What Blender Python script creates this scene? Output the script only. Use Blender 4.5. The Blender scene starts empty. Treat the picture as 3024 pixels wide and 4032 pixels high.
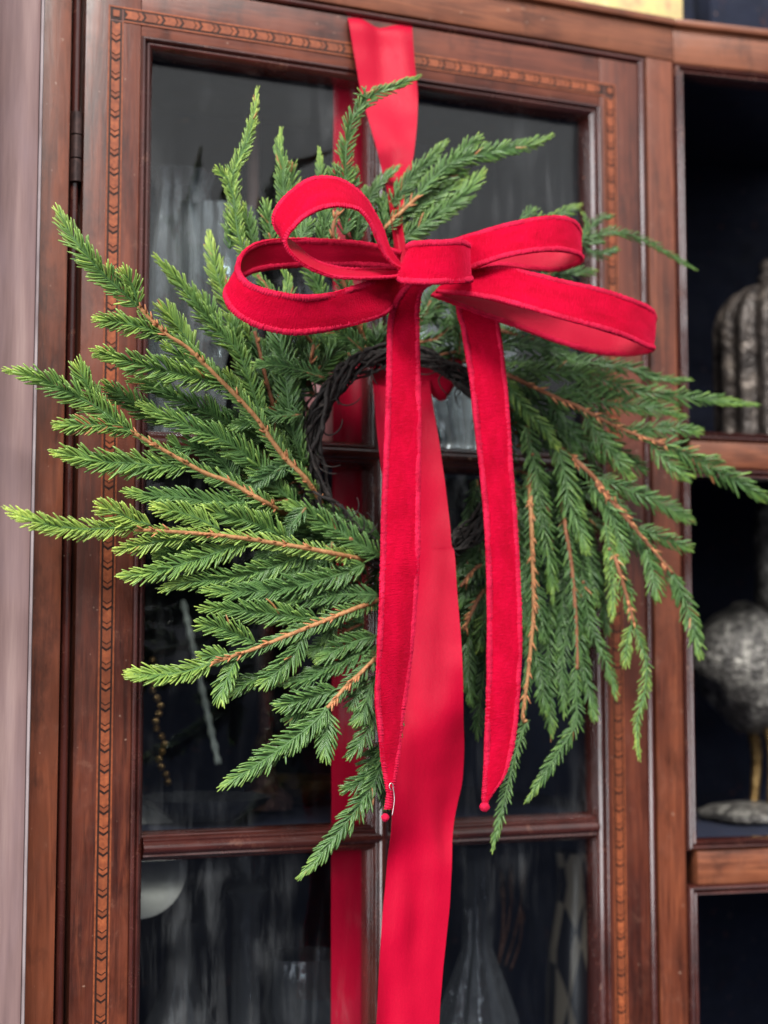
import bpy, math, random
import numpy as np
from math import sin, cos, pi, radians
from mathutils import Vector, Matrix, noise as mnoise

random.seed(7); rng = np.random.default_rng(7)
S = bpy.context.scene
COL = S.collection

# ------------------------------------------------------------------ camera
# door front = plane y 0, x to the right, z up (metres); photograph size 3024 x 4032
FPX = 6200.0; YAW = radians(22.5); PITCH = radians(5.15); DIST = 1.3
FWD = np.array([sin(YAW)*cos(PITCH), cos(YAW)*cos(PITCH), sin(PITCH)])
RIGHT = np.array([cos(YAW), -sin(YAW), 0.0])
DOWN = np.cross(FWD, RIGHT)
CAM = np.array([0, 0, 1.55]) - FWD*DIST

def at(x, y, Y=0.0):
    """point of the place seen at photo pixel (x, y) on the vertical plane y = Y"""
    d = FWD + RIGHT*(x-1512)/FPX + DOWN*(y-2016)/FPX
    return CAM + d*((Y-CAM[1])/d[1])

cam = bpy.data.cameras.new('camera'); camo = bpy.data.objects.new('camera', cam); COL.objects.link(camo)
cam.sensor_fit = 'VERTICAL'; cam.sensor_height = 36; cam.lens = FPX/4032*36
cam.clip_start = 0.05; cam.clip_end = 50
camo.matrix_world = Matrix(((RIGHT[0], -DOWN[0], -FWD[0], CAM[0]), (RIGHT[1], -DOWN[1], -FWD[1], CAM[1]),
                            (RIGHT[2], -DOWN[2], -FWD[2], CAM[2]), (0, 0, 0, 1)))
cam.dof.use_dof = True
cam.dof.focus_distance = float((at(800, 1900, -.11)-CAM) @ FWD)
cam.dof.aperture_fstop = 3.6
S.camera = camo

# ------------------------------------------------------------------ light: soft overcast day from the front
W = bpy.data.worlds.new('World'); S.world = W; W.use_nodes = True
nt = W.node_tree; nt.nodes.clear()
wo = nt.nodes.new('ShaderNodeOutputWorld'); bg = nt.nodes.new('ShaderNodeBackground')
tc = nt.nodes.new('ShaderNodeTexCoord'); sx = nt.nodes.new('ShaderNodeSeparateXYZ'); rp = nt.nodes.new('ShaderNodeValToRGB')
nt.links.new(tc.outputs['Generated'], sx.inputs[0])
mp = nt.nodes.new('ShaderNodeMapRange'); mp.inputs['From Min'].default_value = -1; mp.inputs['From Max'].default_value = 1
nt.links.new(sx.outputs['Z'], mp.inputs['Value']); nt.links.new(mp.outputs[0], rp.inputs[0])
e = rp.color_ramp.elements
e[0].position = .48; e[0].color = (.045, .052, .08, 1)
e[1].position = .65; e[1].color = (.97, .98, 1, 1)
nt.links.new(rp.outputs[0], bg.inputs[0]); bg.inputs[1].default_value = .70
nt.links.new(bg.outputs[0], wo.inputs[0])
SUN = bpy.data.lights.new('sun', 'SUN'); SUN.energy = 3.4; SUN.angle = radians(17); SUN.color = (1, .97, .92)
suno = bpy.data.objects.new('sun', SUN); COL.objects.link(suno)
suno.rotation_euler = Vector((.22, 1.0, -1.05)).to_track_quat('-Z', 'Y').to_euler()
AL = bpy.data.lights.new('added_left_light', 'AREA'); AL.shape = 'RECTANGLE'; AL.size = 1.3; AL.size_y = 2.2; AL.energy = 62; AL.color = (.97, .98, 1)  # unseen area lamp added at the left for bead glints and foliage
alo = bpy.data.objects.new('added_left_light', AL); COL.objects.link(alo); alo.location = (-2.4, -1.5, 1.8)
alo.rotation_euler = Vector((2.4, 1.5, -.2)).to_track_quat('-Z', 'Y').to_euler()
S.view_settings.view_transform = 'Standard'; S.view_settings.look = 'None'
S.view_settings.exposure = 0.38; S.view_settings.gamma = 1.0; S.view_settings.use_curve_mapping = False
S.render.engine = 'CYCLES'
S.cycles.use_denoising = True
S.cycles.max_bounces = 8; S.cycles.transparent_max_bounces = 16
S.cycles.caustics_reflective = False; S.cycles.caustics_refractive = False

# ------------------------------------------------------------------ materials
class NB:
    def __init__(s, name):
        s.m = bpy.data.materials.new(name); s.m.use_nodes = True; s.t = s.m.node_tree; s.t.nodes.clear()
        s.out = s.n('ShaderNodeOutputMaterial')
    def n(s, k, **kw):
        o = s.t.nodes.new(k)
        for a, b in kw.items(): setattr(o, a, b)
        return o
    def l(s, a, b): s.t.links.new(a, b)
    def coord(s, kind='Object', scale=(1, 1, 1), rnd=True):
        tc = s.n('ShaderNodeTexCoord'); mp = s.n('ShaderNodeMapping'); mp.inputs['Scale'].default_value = scale
        s.l(tc.outputs[kind], mp.inputs['Vector'])
        if rnd:
            oi = s.n('ShaderNodeObjectInfo'); mu = s.n('ShaderNodeMath', operation='MULTIPLY'); mu.inputs[1].default_value = 37.0
            s.l(oi.outputs['Random'], mu.inputs[0]); s.l(mu.outputs[0], mp.inputs['Location'])
        return mp.outputs[0]
    def noise(s, vec, scale, detail=4, rough=.55, dist=0):
        o = s.n('ShaderNodeTexNoise'); o.inputs['Scale'].default_value = scale; o.inputs['Detail'].default_value = detail
        o.inputs['Roughness'].default_value = rough; o.inputs['Distortion'].default_value = dist
        s.l(vec, o.inputs['Vector']); return o.outputs['Fac']
    def ramp(s, fac, stops):
        o = s.n('ShaderNodeValToRGB'); el = o.color_ramp.elements
        while len(el) < len(stops): el.new(.5)
        for i, (p, c) in enumerate(stops):
            el[i].position = p; el[i].color = (*c, 1) if len(c) == 3 else c
        s.l(fac, o.inputs[0]); return o.outputs[0]
    def mix(s, fac, a, b, mode='MIX'):
        o = s.n('ShaderNodeMix', data_type='RGBA', blend_type=mode)
        for sock, v in ((o.inputs[0], fac), (o.inputs[6], a), (o.inputs[7], b)):
            if hasattr(v, 'links'): s.l(v, sock)
            elif isinstance(v, tuple): sock.default_value = (*v, 1)
            else: sock.default_value = v
        return o.outputs[2]
    def bump(s, h, strength, dist=.001):
        o = s.n('ShaderNodeBump'); o.inputs['Strength'].default_value = strength; o.inputs['Distance'].default_value = dist
        s.l(h, o.inputs['Height']); return o.outputs[0]
    def bsdf(s, col, rough=.5, normal=None, **kw):
        o = s.n('ShaderNodeBsdfPrincipled')
        if hasattr(col, 'links'): s.l(col, o.inputs['Base Color'])
        else: o.inputs['Base Color'].default_value = (*col, 1)
        if hasattr(rough, 'links'): s.l(rough, o.inputs['Roughness'])
        else: o.inputs['Roughness'].default_value = rough
        if normal is not None: s.l(normal, o.inputs['Normal'])
        for k, v in kw.items():
            sock = o.inputs[k.replace('_', ' ')]
            if hasattr(v, 'links'): s.l(v, sock)
            else: sock.default_value = (*v, 1) if isinstance(v, tuple) else v
        return o.outputs[0]
    def done(s, sh): s.l(sh, s.out.inputs[0]); return s.m

def wood(name, axis, dark, mid, light, rough=.34, coat=.35):
    b = NB(name)
    sc = [1.0, 1.0, 1.0]; sc[axis] = .07
    v = b.coord('Object', tuple(sc))
    g1 = b.noise(v, 110, 7, .68, 1.2); g2 = b.noise(v, 380, 3, .6); big = b.noise(b.coord('Object', (1, 1, .35 if axis == 2 else 1)), 14, 3)
    c = b.ramp(g1, [(.33, dark), (.5, mid), (.66, light)])
    c = b.mix(b.ramp(g2, [(.5, (0, 0, 0)), (.72, (.75, .75, .75))]), c, tuple(x*.42 for x in dark))
    c = b.mix(b.ramp(big, [(.35, (0, 0, 0)), (.68, (.75, .75, .75))]), c, tuple(x*1.15 for x in light), 'MIX')
    wear = b.noise(b.coord('Object'), 55, 6, .75)
    c = b.mix(b.ramp(wear, [(.60, (0, 0, 0)), (.72, (.45, .45, .45))]), c, (.27, .11, .065))
    grime = b.noise(b.coord('Object', (1, 1, .5)), 23, 6, .7)
    c = b.mix(b.ramp(grime, [(.54, (0, 0, 0)), (.70, (.7, .7, .7))]), c, tuple(x*.5 for x in dark))
    nick = b.noise(b.coord('Object'), 170, 2, .5)
    c = b.mix(b.ramp(nick, [(.735, (0, 0, 0)), (.76, (.7, .7, .7))]), c, (.36, .22, .16))
    r = b.ramp(wear, [(.3, (rough-.06,)*3), (.75, (rough+.2,)*3)])
    return b.done(b.bsdf(c, r, b.bump(g1, .35, .0010), Coat_Weight=coat, Coat_Roughness=.28 if coat < .9 else .10))

DK, MD, LT = (.028, .0062, .0040), (.084, .0190, .0108), (.17, .044, .021)
M = {}
M['wood_v'] = wood('mahogany_upright_grain', 2, DK, MD, LT)
M['wood_h'] = wood('mahogany_level_grain', 0, DK, MD, LT)
M['bead_v'] = wood('polished_bead_upright', 2, (.028, .0075, .0065), (.05, .012, .010), (.085, .022, .016), .16, 1.0)
M['bead_h'] = wood('polished_bead_level', 0, (.028, .0075, .0065), (.05, .012, .010), (.085, .022, .016), .16, 1.0)
M['case_v'] = wood('case_upright_grain', 2, (.040, .0095, .005), (.125, .031, .015), (.235, .066, .029))
M['case_h'] = wood('case_level_grain', 0, (.05, .014, .007), (.14, .040, .019), (.25, .083, .038))
M['shade_toned_wood'] = wood('shade_toned_inside_wood', 0, (.004, .007, .020), (.006, .010, .030), (.009, .014, .036), .8, .0)  # navy cast of the inside shadow is put into the wood colour

b = NB('satinwood_inlay'); v = b.coord('Object', (1, 1, 1)); g = b.noise(v, 300, 4)
oi = b.n('ShaderNodeObjectInfo')
M['inlay'] = b.done(b.bsdf(b.mix(b.ramp(oi.outputs['Random'], [(0, (0,)*3), (.5, (.25,)*3), (1, (.75,)*3)]), b.ramp(g, [(.3, (.19, .044, .016)), (.6, (.36, .092, .032)), (.8, (.46, .145, .05))]), (.15, .038, .015)), .42, Coat_Weight=.25, Coat_Roughness=.3))
b = NB('ebony_stringing'); M['ebony'] = b.done(b.bsdf((.026, .010, .007), .4))
b = NB('iron_hinge'); g = b.noise(b.coord('Object'), 200, 4)
M['hinge'] = b.done(b.bsdf(b.ramp(g, [(.3, (.03, .018, .018)), (.7, (.09, .05, .045))]), .45, Metallic=.5))

# window glass: clear with an ordinary Fresnel mirror, slightly wavy
b = NB('old_window_glass'); wv = b.noise(b.coord('Object', (1, 1, .5)), 9, 2)
fr = b.n('ShaderNodeFresnel'); ge = b.n('ShaderNodeNewGeometry')      # thin pane: the same mirror from both sides
mr = b.n('ShaderNodeMapRange'); mr.inputs['To Min'].default_value = 1.5; mr.inputs['To Max'].default_value = 1/1.5
b.l(ge.outputs['Backfacing'], mr.inputs['Value']); b.l(mr.outputs[0], fr.inputs['IOR'])
gl = b.n('ShaderNodeBsdfGlossy'); gl.inputs['Roughness'].default_value = .02; bn = b.bump(wv, .25, .01)
b.l(bn, gl.inputs['Normal']); tr = b.n('ShaderNodeBsdfTransparent'); tr.inputs[0].default_value = (.95, .965, .97, 1)
mx = b.n('ShaderNodeMixShader'); b.l(fr.outputs[0], mx.inputs[0]); b.l(tr.outputs[0], mx.inputs[1]); b.l(gl.outputs[0], mx.inputs[2])
sm = b.noise(b.coord('Object', (1, 1, .16)), 60, 5, .65, .8); sm2 = b.noise(b.coord('Object'), 9, 3)
mu = b.n('ShaderNodeMath', operation='MULTIPLY'); b.l(b.ramp(sm, [(.48, (.004,)*3), (.70, (.075,)*3)]), mu.inputs[0]); b.l(b.ramp(sm2, [(.46, (.05,)*3), (.66, (1,)*3)]), mu.inputs[1])
df = b.n('ShaderNodeBsdfDiffuse'); df.inputs[0].default_value = (.62, .64, .66, 1)
m2 = b.n('ShaderNodeMixShader'); b.l(mu.outputs[0], m2.inputs[0]); b.l(mx.outputs[0], m2.inputs[1]); b.l(df.outputs[0], m2.inputs[2])
M['pane'] = b.done(m2.outputs[0])

def velvet(name, c0, c1, sheen, bump=.5):
    b = NB(name); v = b.coord('Object')
    f = b.noise(v, 900, 3, .7); m = b.noise(v, 70, 5, .65); w = b.noise(v, 22, 2)
    c = b.mix(b.ramp(m, [(.35, (0, 0, 0)), (.7, (1, 1, 1))]), c0, c1)
    c = b.mix(b.ramp(f, [(.40, (.0,)*3), (.75, (.45,)*3)]), c, tuple(min(1, x*1.3+.02) for x in c1))
    h = b.n('ShaderNodeMath', operation='ADD'); b.l(f, h.inputs[0]); b.l(m, h.inputs[1])
    return b.done(b.bsdf(c, .85, b.bump(h.outputs[0], bump, .0008), Sheen_Weight=sheen, Sheen_Roughness=.35, Sheen_Tint=(1., .03, .12), Specular_IOR_Level=.12))
M['velvet'] = velvet('red_velvet', (.43, .0002, .014), (.57, .0004, .021), .6)
M['hem'] = velvet('red_velvet_hem', (.38, .001, .024), (.66, .012, .062), .9, 1.0)
def pile(name, c0, c1):
    b = NB(name); fl = b.noise(b.coord('UV', (900, 190, 1)), 1, 3, .6); pt = b.noise(b.coord('UV', (38, 95, 1)), 1, 4, .6, .5); fi = b.noise(b.coord('Object'), 1100, 2, .7)
    c = b.mix(b.ramp(pt, [(.34, (0, 0, 0)), (.64, (1, 1, 1))]), c0, c1)
    c = b.mix(b.ramp(fl, [(.56, (0,)*3), (.74, (.55,)*3)]), c, (.64, .004, .046))
    c = b.mix(b.ramp(fl, [(.26, (.5,)*3), (.42, (0,)*3)]), c, tuple(x*.6 for x in c0))
    h = b.n('ShaderNodeMath', operation='ADD'); b.l(fl, h.inputs[0]); b.l(fi, h.inputs[1])
    return b.done(b.bsdf(c, .9, b.bump(h.outputs[0], .7, .0009), Sheen_Weight=.75, Sheen_Roughness=.3, Sheen_Tint=(1., .03, .12), Specular_IOR_Level=.08))
M['velvet'] = pile('red_velvet_pile', (.41, .0001, .017), (.52, .0003, .026))
def satin(name, c):
    b = NB(name); v = b.coord('Object', (1, 1, 1)); f = b.noise(v, 1500, 2, .6); w = b.noise(b.coord('UV', (16, 60, 1)), 1, 4, .6); we = b.noise(b.coord('UV', (240, 2600, 1)), 1, 2)
    ad = b.n('ShaderNodeMath', operation='MULTIPLY_ADD'); b.l(w, ad.inputs[0]); ad.inputs[1].default_value = 2.2; b.l(we, ad.inputs[2])
    cc = b.mix(b.ramp(f, [(.3, (0,)*3), (.7, (1,)*3)]), tuple(x*.9 for x in c), tuple(min(1, x*1.12) for x in c))
    return b.done(b.bsdf(cc, .44, b.bump(ad.outputs[0], .45, .0006), Anisotropic=.4, Sheen_Weight=.02, Sheen_Roughness=.4, Sheen_Tint=(1, .1, .2), Specular_IOR_Level=.16))
M['satin'] = satin('red_satin', (.45, .0022, .026))
M['satin_back'] = satin('red_ribbon_reverse', (.46, .003, .029))

# needles: lime share in attribute col.r, random in col.g
b = NB('pine_needle'); a = b.n('ShaderNodeAttribute', attribute_name='col'); sp = b.n('ShaderNodeSeparateColor'); b.l(a.outputs['Color'], sp.inputs[0])
c = b.ramp(sp.outputs[0], [(0, (.016, .050, .019)), (.2, (.043, .112, .036)), (.42, (.108, .222, .054)), (.65, (.25, .39, .07)), (1, (.56, .67, .12))])
c = b.mix(b.ramp(sp.outputs[1], [(.0, (.0,)*3), (1, (.45,)*3)]), c, (.060, .125, .034))
c = b.mix(b.ramp(sp.outputs[2], [(.5, (0,)*3), (.6, (1,)*3)]), c, (.42, .17, .07))
g = b.noise(b.coord('Object'), 500, 3)
c = b.mix(b.ramp(g, [(.4, (0,)*3), (.75, (.35,)*3)]), c, (.16, .26, .08))
M['needle'] = b.done(b.bsdf(c, .36, b.bump(g, .3, .0005), Specular_IOR_Level=.5, Subsurface_Weight=.0))
b = NB('green_rachis'); M['rachis'] = b.done(b.bsdf((.06, .13, .035), .55))
b = NB('tan_twig_bark'); g = b.noise(b.coord('Object'), 260, 5, .7)
M['bark'] = b.done(b.bsdf(b.ramp(g, [(.3, (.23, .09, .035)), (.55, (.42, .20, .08)), (.8, (.55, .32, .16))]), .7, b.bump(g, .6, .001)))
b = NB('dark_twig_bark'); g = b.noise(b.coord('Object'), 260, 5, .7)
M['bark_dark'] = b.done(b.bsdf(b.ramp(g, [(.3, (.15, .05, .022)), (.7, (.32, .125, .055))]), .7, b.bump(g, .6, .001)))
b = NB('peg_bark'); M['peg'] = b.done(b.bsdf((.50, .20, .085), .65))
b = NB('grapevine_bark'); g = b.noise(b.coord('Object', (1, 1, 1)), 180, 5, .7)
M['vine'] = b.done(b.bsdf(b.ramp(g, [(.3, (.007, .006, .006)), (.55, (.020, .015, .013)), (.75, (.085, .067, .057))]), .8, b.bump(g, .8, .001)))

b = NB('faded_painted_post'); v = b.coord('Object', (1, 1, .06)); g = b.noise(v, 60, 5, .6); g2 = b.noise(b.coord('Object', (1, 1, .3)), 30, 4)
c = b.ramp(g, [(.25, (.12, .072, .075)), (.5, (.25, .158, .152)), (.75, (.40, .28, .26))])
c = b.mix(b.ramp(g2, [(.45, (0,)*3), (.7, (.5,)*3)]), c, (.26, .18, .20))
M['post'] = b.done(b.bsdf(c, .7, b.bump(g, .3, .001)))

b = NB('post_edge_highlight'); g = b.noise(b.coord('Object', (1, 1, .2)), 120, 4)
M['edge'] = b.done(b.bsdf(b.ramp(g, [(.3, (.16, .12, .125)), (.6, (.30, .25, .255))]), .6))  # light caught on the post's bevel, put into a pale colour

def clear_stuff(name, tint, gloss, share=.35, rough=.12):
    b = NB(name); lw = b.n('ShaderNodeLayerWeight'); lw.inputs[0].default_value = share
    tr = b.n('ShaderNodeBsdfTransparent'); tr.inputs[0].default_value = (*tint, 1)
    g = b.noise(b.coord('Object', (1, 1, .4)), 70, 3)
    sh = b.bsdf(gloss, rough, b.bump(g, .6, .004), Metallic=.55)
    mx = b.n('ShaderNodeMixShader'); b.l(b.ramp(lw.outputs['Facing'], [(.15, (.25,)*3), (.8, (.95,)*3)]), mx.inputs[0]); b.l(tr.outputs[0], mx.inputs[1]); b.l(sh, mx.inputs[2])
    return b.done(mx.outputs[0])
M['crystal'] = clear_stuff('cut_crystal', (.7, .75, .77), (.85, .9, .92), .5, .15)
M['smoke_crystal'] = clear_stuff('smoky_crystal', (.5, .52, .55), (.20, .21, .23))
def mottle(name, c0, c1, c2, sc, rough=.35, metal=.7):
    b = NB(name); g = b.noise(b.coord('Object'), sc, 6, .7); h = b.noise(b.coord('Object'), sc*2.3, 3)
    return b.done(b.bsdf(b.ramp(g, [(.34, c0), (.52, c1), (.70, c2)]), rough, b.bump(h, .7, .006), Metallic=metal))
M['pewter'] = mottle('mottled_pewter', (.035, .033, .033), (.14, .132, .122), (.58, .56, .50), 75, .4, .3)
M['pewter_dark'] = mottle('ribbed_pewter', (.022, .018, .017), (.07, .057, .05), (.26, .215, .18), 45, .4, .4)
M['bronze'] = mottle('dim_bronze', (.03, .012, .010), (.10, .045, .032), (.20, .11, .085), 70, .4, .5)
M['brass'] = mottle('aged_brass', (.10, .06, .02), (.34, .21, .08), (.62, .44, .2), 90, .35, .8)
def plain(name, c, rough=.5, **kw):
    b = NB(name); g = b.noise(b.coord('Object'), 60, 4)
    return b.done(b.bsdf(b.mix(b.ramp(g, [(.3, (0,)*3), (.7, (1,)*3)]), tuple(x*.8 for x in c), c), rough, **kw))
M['pink'] = plain('pink_reflection_tone', (.62, .25, .24), .3); M['lemon'] = plain('lemon_reflection_tone', (.80, .77, .42), .3)
M['white'] = plain('white_china', (.6, .6, .55), .25)
M['blush'] = plain('blush_glaze', (.66, .42, .36), .3)
M['ice'] = plain('pale_twisted_glass', (.58, .66, .60), .2)
b = NB('harlequin'); tcn = b.coord('Generated', (5, 5, 4), False)
rot = b.n('ShaderNodeMapping'); rot.inputs['Rotation'].default_value = (0, radians(45), 0); b.l(tcn, rot.inputs[0])
ck = b.n('ShaderNodeTexChecker'); ck.inputs['Scale'].default_value = 1.0; ck.inputs[1].default_value = (.30, .25, .19, 1); ck.inputs[2].default_value = (.02, .02, .028, 1); b.l(rot.outputs[0], ck.inputs[0])
M['harlequin'] = b.done(b.bsdf(ck.outputs[0], .3))
b = NB('patterned_paper'); g = b.noise(b.coord('Object'), 42, 3, .5)
M['paper'] = b.done(b.bsdf(b.ramp(g, [(.30, (.55, .22, .14)), (.42, (.66, .48, .24)), (.58, (.78, .64, .26)), (.75, (.80, .72, .42))]), .6))

# ------------------------------------------------------------------ mesh helpers
def mesh_obj(name, verts, faces, mats, parent=None, smooth=None, fmat=None):
    me = bpy.data.meshes.new(name); me.from_pydata([tuple(map(float, v)) for v in verts], [], faces)
    for m in (mats if isinstance(mats, (list, tuple)) else [mats]): me.materials.append(m)
    if fmat is not None: me.polygons.foreach_set('material_index', fmat)
    o = bpy.data.objects.new(name, me); COL.objects.link(o)
    if smooth is not None:
        me.polygons.foreach_set('use_smooth', [True]*len(me.polygons))
        if smooth < 180: me.set_sharp_from_angle(angle=radians(smooth))
    if parent: o.parent = parent
    return o
def empty(name, parent=None, loc=(0, 0, 0), rz=0):
    o = bpy.data.objects.new(name, None); COL.objects.link(o); o.location = loc; o.rotation_euler = (0, 0, rz)
    o.empty_display_size = .02
    if parent: o.parent = parent
    return o
def tag(o, label, cat, group=None):
    o['label'] = label; o['category'] = cat
    if group: o['group'] = group
    return o
def box(name, x0, x1, y0, y1, z0, z1, mat, parent=None, bev=.0012):
    b = min(bev, (x1-x0)*.3, (y1-y0)*.3, (z1-z0)*.3)
    vs, fs = [], []
    import bmesh
    bm = bmesh.new(); bmesh.ops.create_cube(bm, size=1)
    for v in bm.verts:
        v.co = ((x0+x1)/2+v.co.x*(x1-x0), (y0+y1)/2+v.co.y*(y1-y0), (z0+z1)/2+v.co.z*(z1-z0))
    if b > 0: bmesh.ops.bevel(bm, geom=bm.edges[:], offset=b, segments=2, affect='EDGES', profile=.6)
    me = bpy.data.meshes.new(name); bm.to_mesh(me); bm.free(); me.materials.append(mat)
    me.polygons.foreach_set('use_smooth', [True]*len(me.polygons)); me.set_sharp_from_angle(angle=radians(35))
    o = bpy.data.objects.new(name, me); COL.objects.link(o)
    if parent: o.parent = parent
    return o
def sweep_profile(name, prof, ends, mat, parent=None, along='z'):
    """prof: list of (a, y); ends: function a -> (start, stop) along the run"""
    vs, n = [], len(prof)
    for k in (0, 1):
        for a, y in prof:
            t = ends(a)[k]
            vs.append((a, y, t) if along == 'z' else (t, y, a))
    fs = [(i, (i+1) % n, n+(i+1) % n, n+i) for i in range(n)] + [tuple(range(n))[::-1], tuple(range(n, 2*n))]
    return mesh_obj(name, vs, fs, mat, parent, 40)
def lathe(name, prof, loc, mat, parent=None, seg=32, flute=0, depth=.08, twist=0):
    vs, fs = [], []
    zt = prof[-1][1]
    for r, z in prof:
        for k in range(seg):
            a = 2*pi*k/seg
            rr = r*(1+(depth*cos(flute*a+twist*z) if flute else 0))
            vs.append((loc[0]+rr*cos(a), loc[1]+rr*sin(a), loc[2]+z))
    for i in range(len(prof)-1):
        for k in range(seg):
            k2 = (k+1) % seg; fs.append((i*seg+k, i*seg+k2, (i+1)*seg+k2, (i+1)*seg+k))
    fs.append(tuple(range(seg))[::-1]); L = (len(prof)-1)*seg; fs.append(tuple(range(L, L+seg)))
    return mesh_obj(name, vs, fs, mat, parent, 50)
def catmull(P, n):
    """resample list of points (rows) to n rows"""
    P = np.array(P, float)
    if len(P) == 2: return P[0]+(P[1]-P[0])*np.linspace(0, 1, n)[:, None]
    Q = np.vstack([2*P[0]-P[1], P, 2*P[-1]-P[-2]])
    out = []
    for t in np.linspace(0, len(P)-1-1e-9, n):
        i = int(t); f = t-i; a, b_, c, d = Q[i], Q[i+1], Q[i+2], Q[i+3]
        out.append(.5*((2*b_)+(-a+c)*f+(2*a-5*b_+4*c-d)*f*f+(-a+3*b_-3*c+d)*f**3))
    return np.array(out)
def resample(P, step):
    P = np.array(P, float); fine = catmull(P, max(40, len(P)*12))
    s = np.concatenate([[0], np.cumsum(np.linalg.norm(np.diff(fine, axis=0), axis=1))])
    n = max(3, int(s[-1]/step)+1); t = np.linspace(0, s[-1], n)
    return np.stack([np.interp(t, s, fine[:, k]) for k in range(fine.shape[1])], 1), s[-1]
def unit(v): return v/(np.linalg.norm(v, axis=-1, keepdims=True)+1e-12)
def tube_geo(P, rad, k=6):
    P = np.array(P, float); n = len(P); T = unit(np.gradient(P, axis=0)); up = np.array([.13, -.31, .94]); A = unit(np.cross(T, up)); B = np.cross(T, A)
    rad = np.broadcast_to(np.asarray(rad, float), (n,))
    vs = [P[i]+rad[i]*(A[i]*cos(2*pi*j/k)+B[i]*sin(2*pi*j/k)) for i in range(n) for j in range(k)]
    fs = [(i*k+j, i*k+(j+1) % k, (i+1)*k+(j+1) % k, (i+1)*k+j) for i in range(n-1) for j in range(k)]
    fs += [tuple(range(k))[::-1], tuple(range((n-1)*k, n*k))]
    return vs, fs

# ------------------------------------------------------------------ cabinet
CAB = tag(empty('cabinet', loc=(0, .02, .9)), 'dark mahogany display cabinet with an inlaid glazed door and canted side bay', 'cabinet')
def child(o, p=None):
    """keep world placement when parented to a moved empty"""
    return o
CAB.location = (0, 0, 0)
ZB = .93                                                    # everything runs on below the frame
box('stile', -.2885, -.2640, .003, .04, ZB, 1.9760, M['case_v'], CAB)
box('stile', .2590, .2870, .000, .04, ZB, 1.9760, M['case_v'], CAB)
box('top_rail', -.33, .2872, -.001, .04, 1.9765, 2.0075, M['case_h'], CAB)
box('top_moulding', -.33, .2874, -.006, .04, 2.0085, 2.0150, M['case_h'], CAB, .0025)
box('jamb', -.2638, -.2630+.0095, .016, .04, ZB, 1.976, M['ebony'], CAB)
box('jamb', .2496, .2588, .016, .04, ZB, 1.976, M['ebony'], CAB)
box('head_jamb', -.2535, .2495, .016, .04, 1.9685, 1.9763, M['ebony'], CAB)
def half_round(c, r, y, sgn=1, k=8):
    return [(c+r*cos(pi-pi*i/k), y-r*sin(pi*i/k)) for i in range(k+1)]
sweep_profile('cock_bead', half_round(-.2590, .0030, .007)+[(-.2560, .016), (-.2620, .016)], lambda a: (ZB, 1.968), M['bead_v'], CAB)
sweep_profile('cock_bead', [(.2500, .004), (.2504, .0016), (.2532, -.0014), (.2540, -.0018), (.2550, -.0016), (.2560, .0004), (.2564, .016), (.2500, .016)], lambda a: (ZB, 1.972), M['bead_v'], CAB)
sweep_profile('cock_bead', half_round(1.9722, .0024, .001)+[(1.9746, .016), (1.9698, .016)], lambda a: (-.2535, .256), M['bead_h'], CAB, 'x')
hz1, hz0 = at(310, 437)[2], at(310, 711)[2]
hv, hf = [], []
for (q0, q1) in ((0, .32), (.34, .66), (.68, 1)):
    a, f_ = tube_geo([(-.2585, .0045, hz0+(hz1-hz0)*q0), (-.2585, .0045, hz0+(hz1-hz0)*q1)], .0046, 14)
    hf += [tuple(i+len(hv) for i in f) for f in f_]; hv += a
hinge = mesh_obj('hinge', hv, hf, M['hinge'], CAB, 50)
# inside: back, shelves, partition
box('back_panel', -.30, .284, .330, .345, ZB, 2.0, M['shade_toned_wood'], CAB)
box('side_panel', -.30, -.285, .041, .329, ZB, 2.0, M['shade_toned_wood'], CAB)
box('partition', .270, .284, .041, .329, ZB, 1.975, M['shade_toned_wood'], CAB)
box('top_board', -.33, .60, .041, .36, 1.986, 2.000, M['shade_toned_wood'], CAB)
for z in (1.596, 1.284): box('shelf', -.284, .269, .060, .329, z-.008, z+.008, M['shade_toned_wood'], CAB)
# upper stage of the cabinet behind the top rail
box('upper_panel', -.33, .46, .22, .235, 2.0155, 2.25, M['shade_toned_wood'], CAB)
box('upper_stile', .468, .53, .20, .235, 2.0155, 2.25, M['shade_toned_wood'], CAB)
box('upper_panel', .532, .75, .22, .235, 2.0155, 2.25, M['shade_toned_wood'], CAB)

# the door
DOOR = empty('door', CAB)
OX0, OX1, OZ = -.2090, .2092, 1.9230                         # outer edge of the glazing moulding
box('stile', -.2535, OX0-.0002, .000, .022, ZB, 1.9680, M['wood_v'], DOOR)
box('stile', OX1+.0002, .2495, .000, .022, ZB, 1.9680, M['wood_v'], DOOR)
box('rail', OX0, OX1, .0004, .022, OZ+.0002, 1.9680, M['wood_h'], DOOR)
PROF = [(0, .004), (0, -.0018), (.0008, -.0032), (.0022, -.0036), (.0034, -.0024), (.0038, .0002), (.0044, .0006), (.0050, -.0012), (.0060, -.0014), (.0066, -.0010), (.0094, .0018),
        (.0097, .0028), (.0099, .0075), (.0102, .0085), (.0105, .0175), (.0105, .021), (0, .021)]
sweep_profile('glazing_bead', [(OX0+u, y) for u, y in PROF], lambda a: (ZB, OZ-(a-OX0)), M['bead_v'], DOOR)
sweep_profile('glazing_bead', [(OX1-u, y) for u, y in PROF][::-1], lambda a: (ZB, OZ-(OX1-a)), M['bead_v'], DOOR)
sweep_profile('glazing_bead', [(OZ-u, y) for u, y in PROF], lambda a: (OX0+(OZ-a), OX1-(OZ-a)), M['bead_h'], DOOR, 'x')
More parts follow.
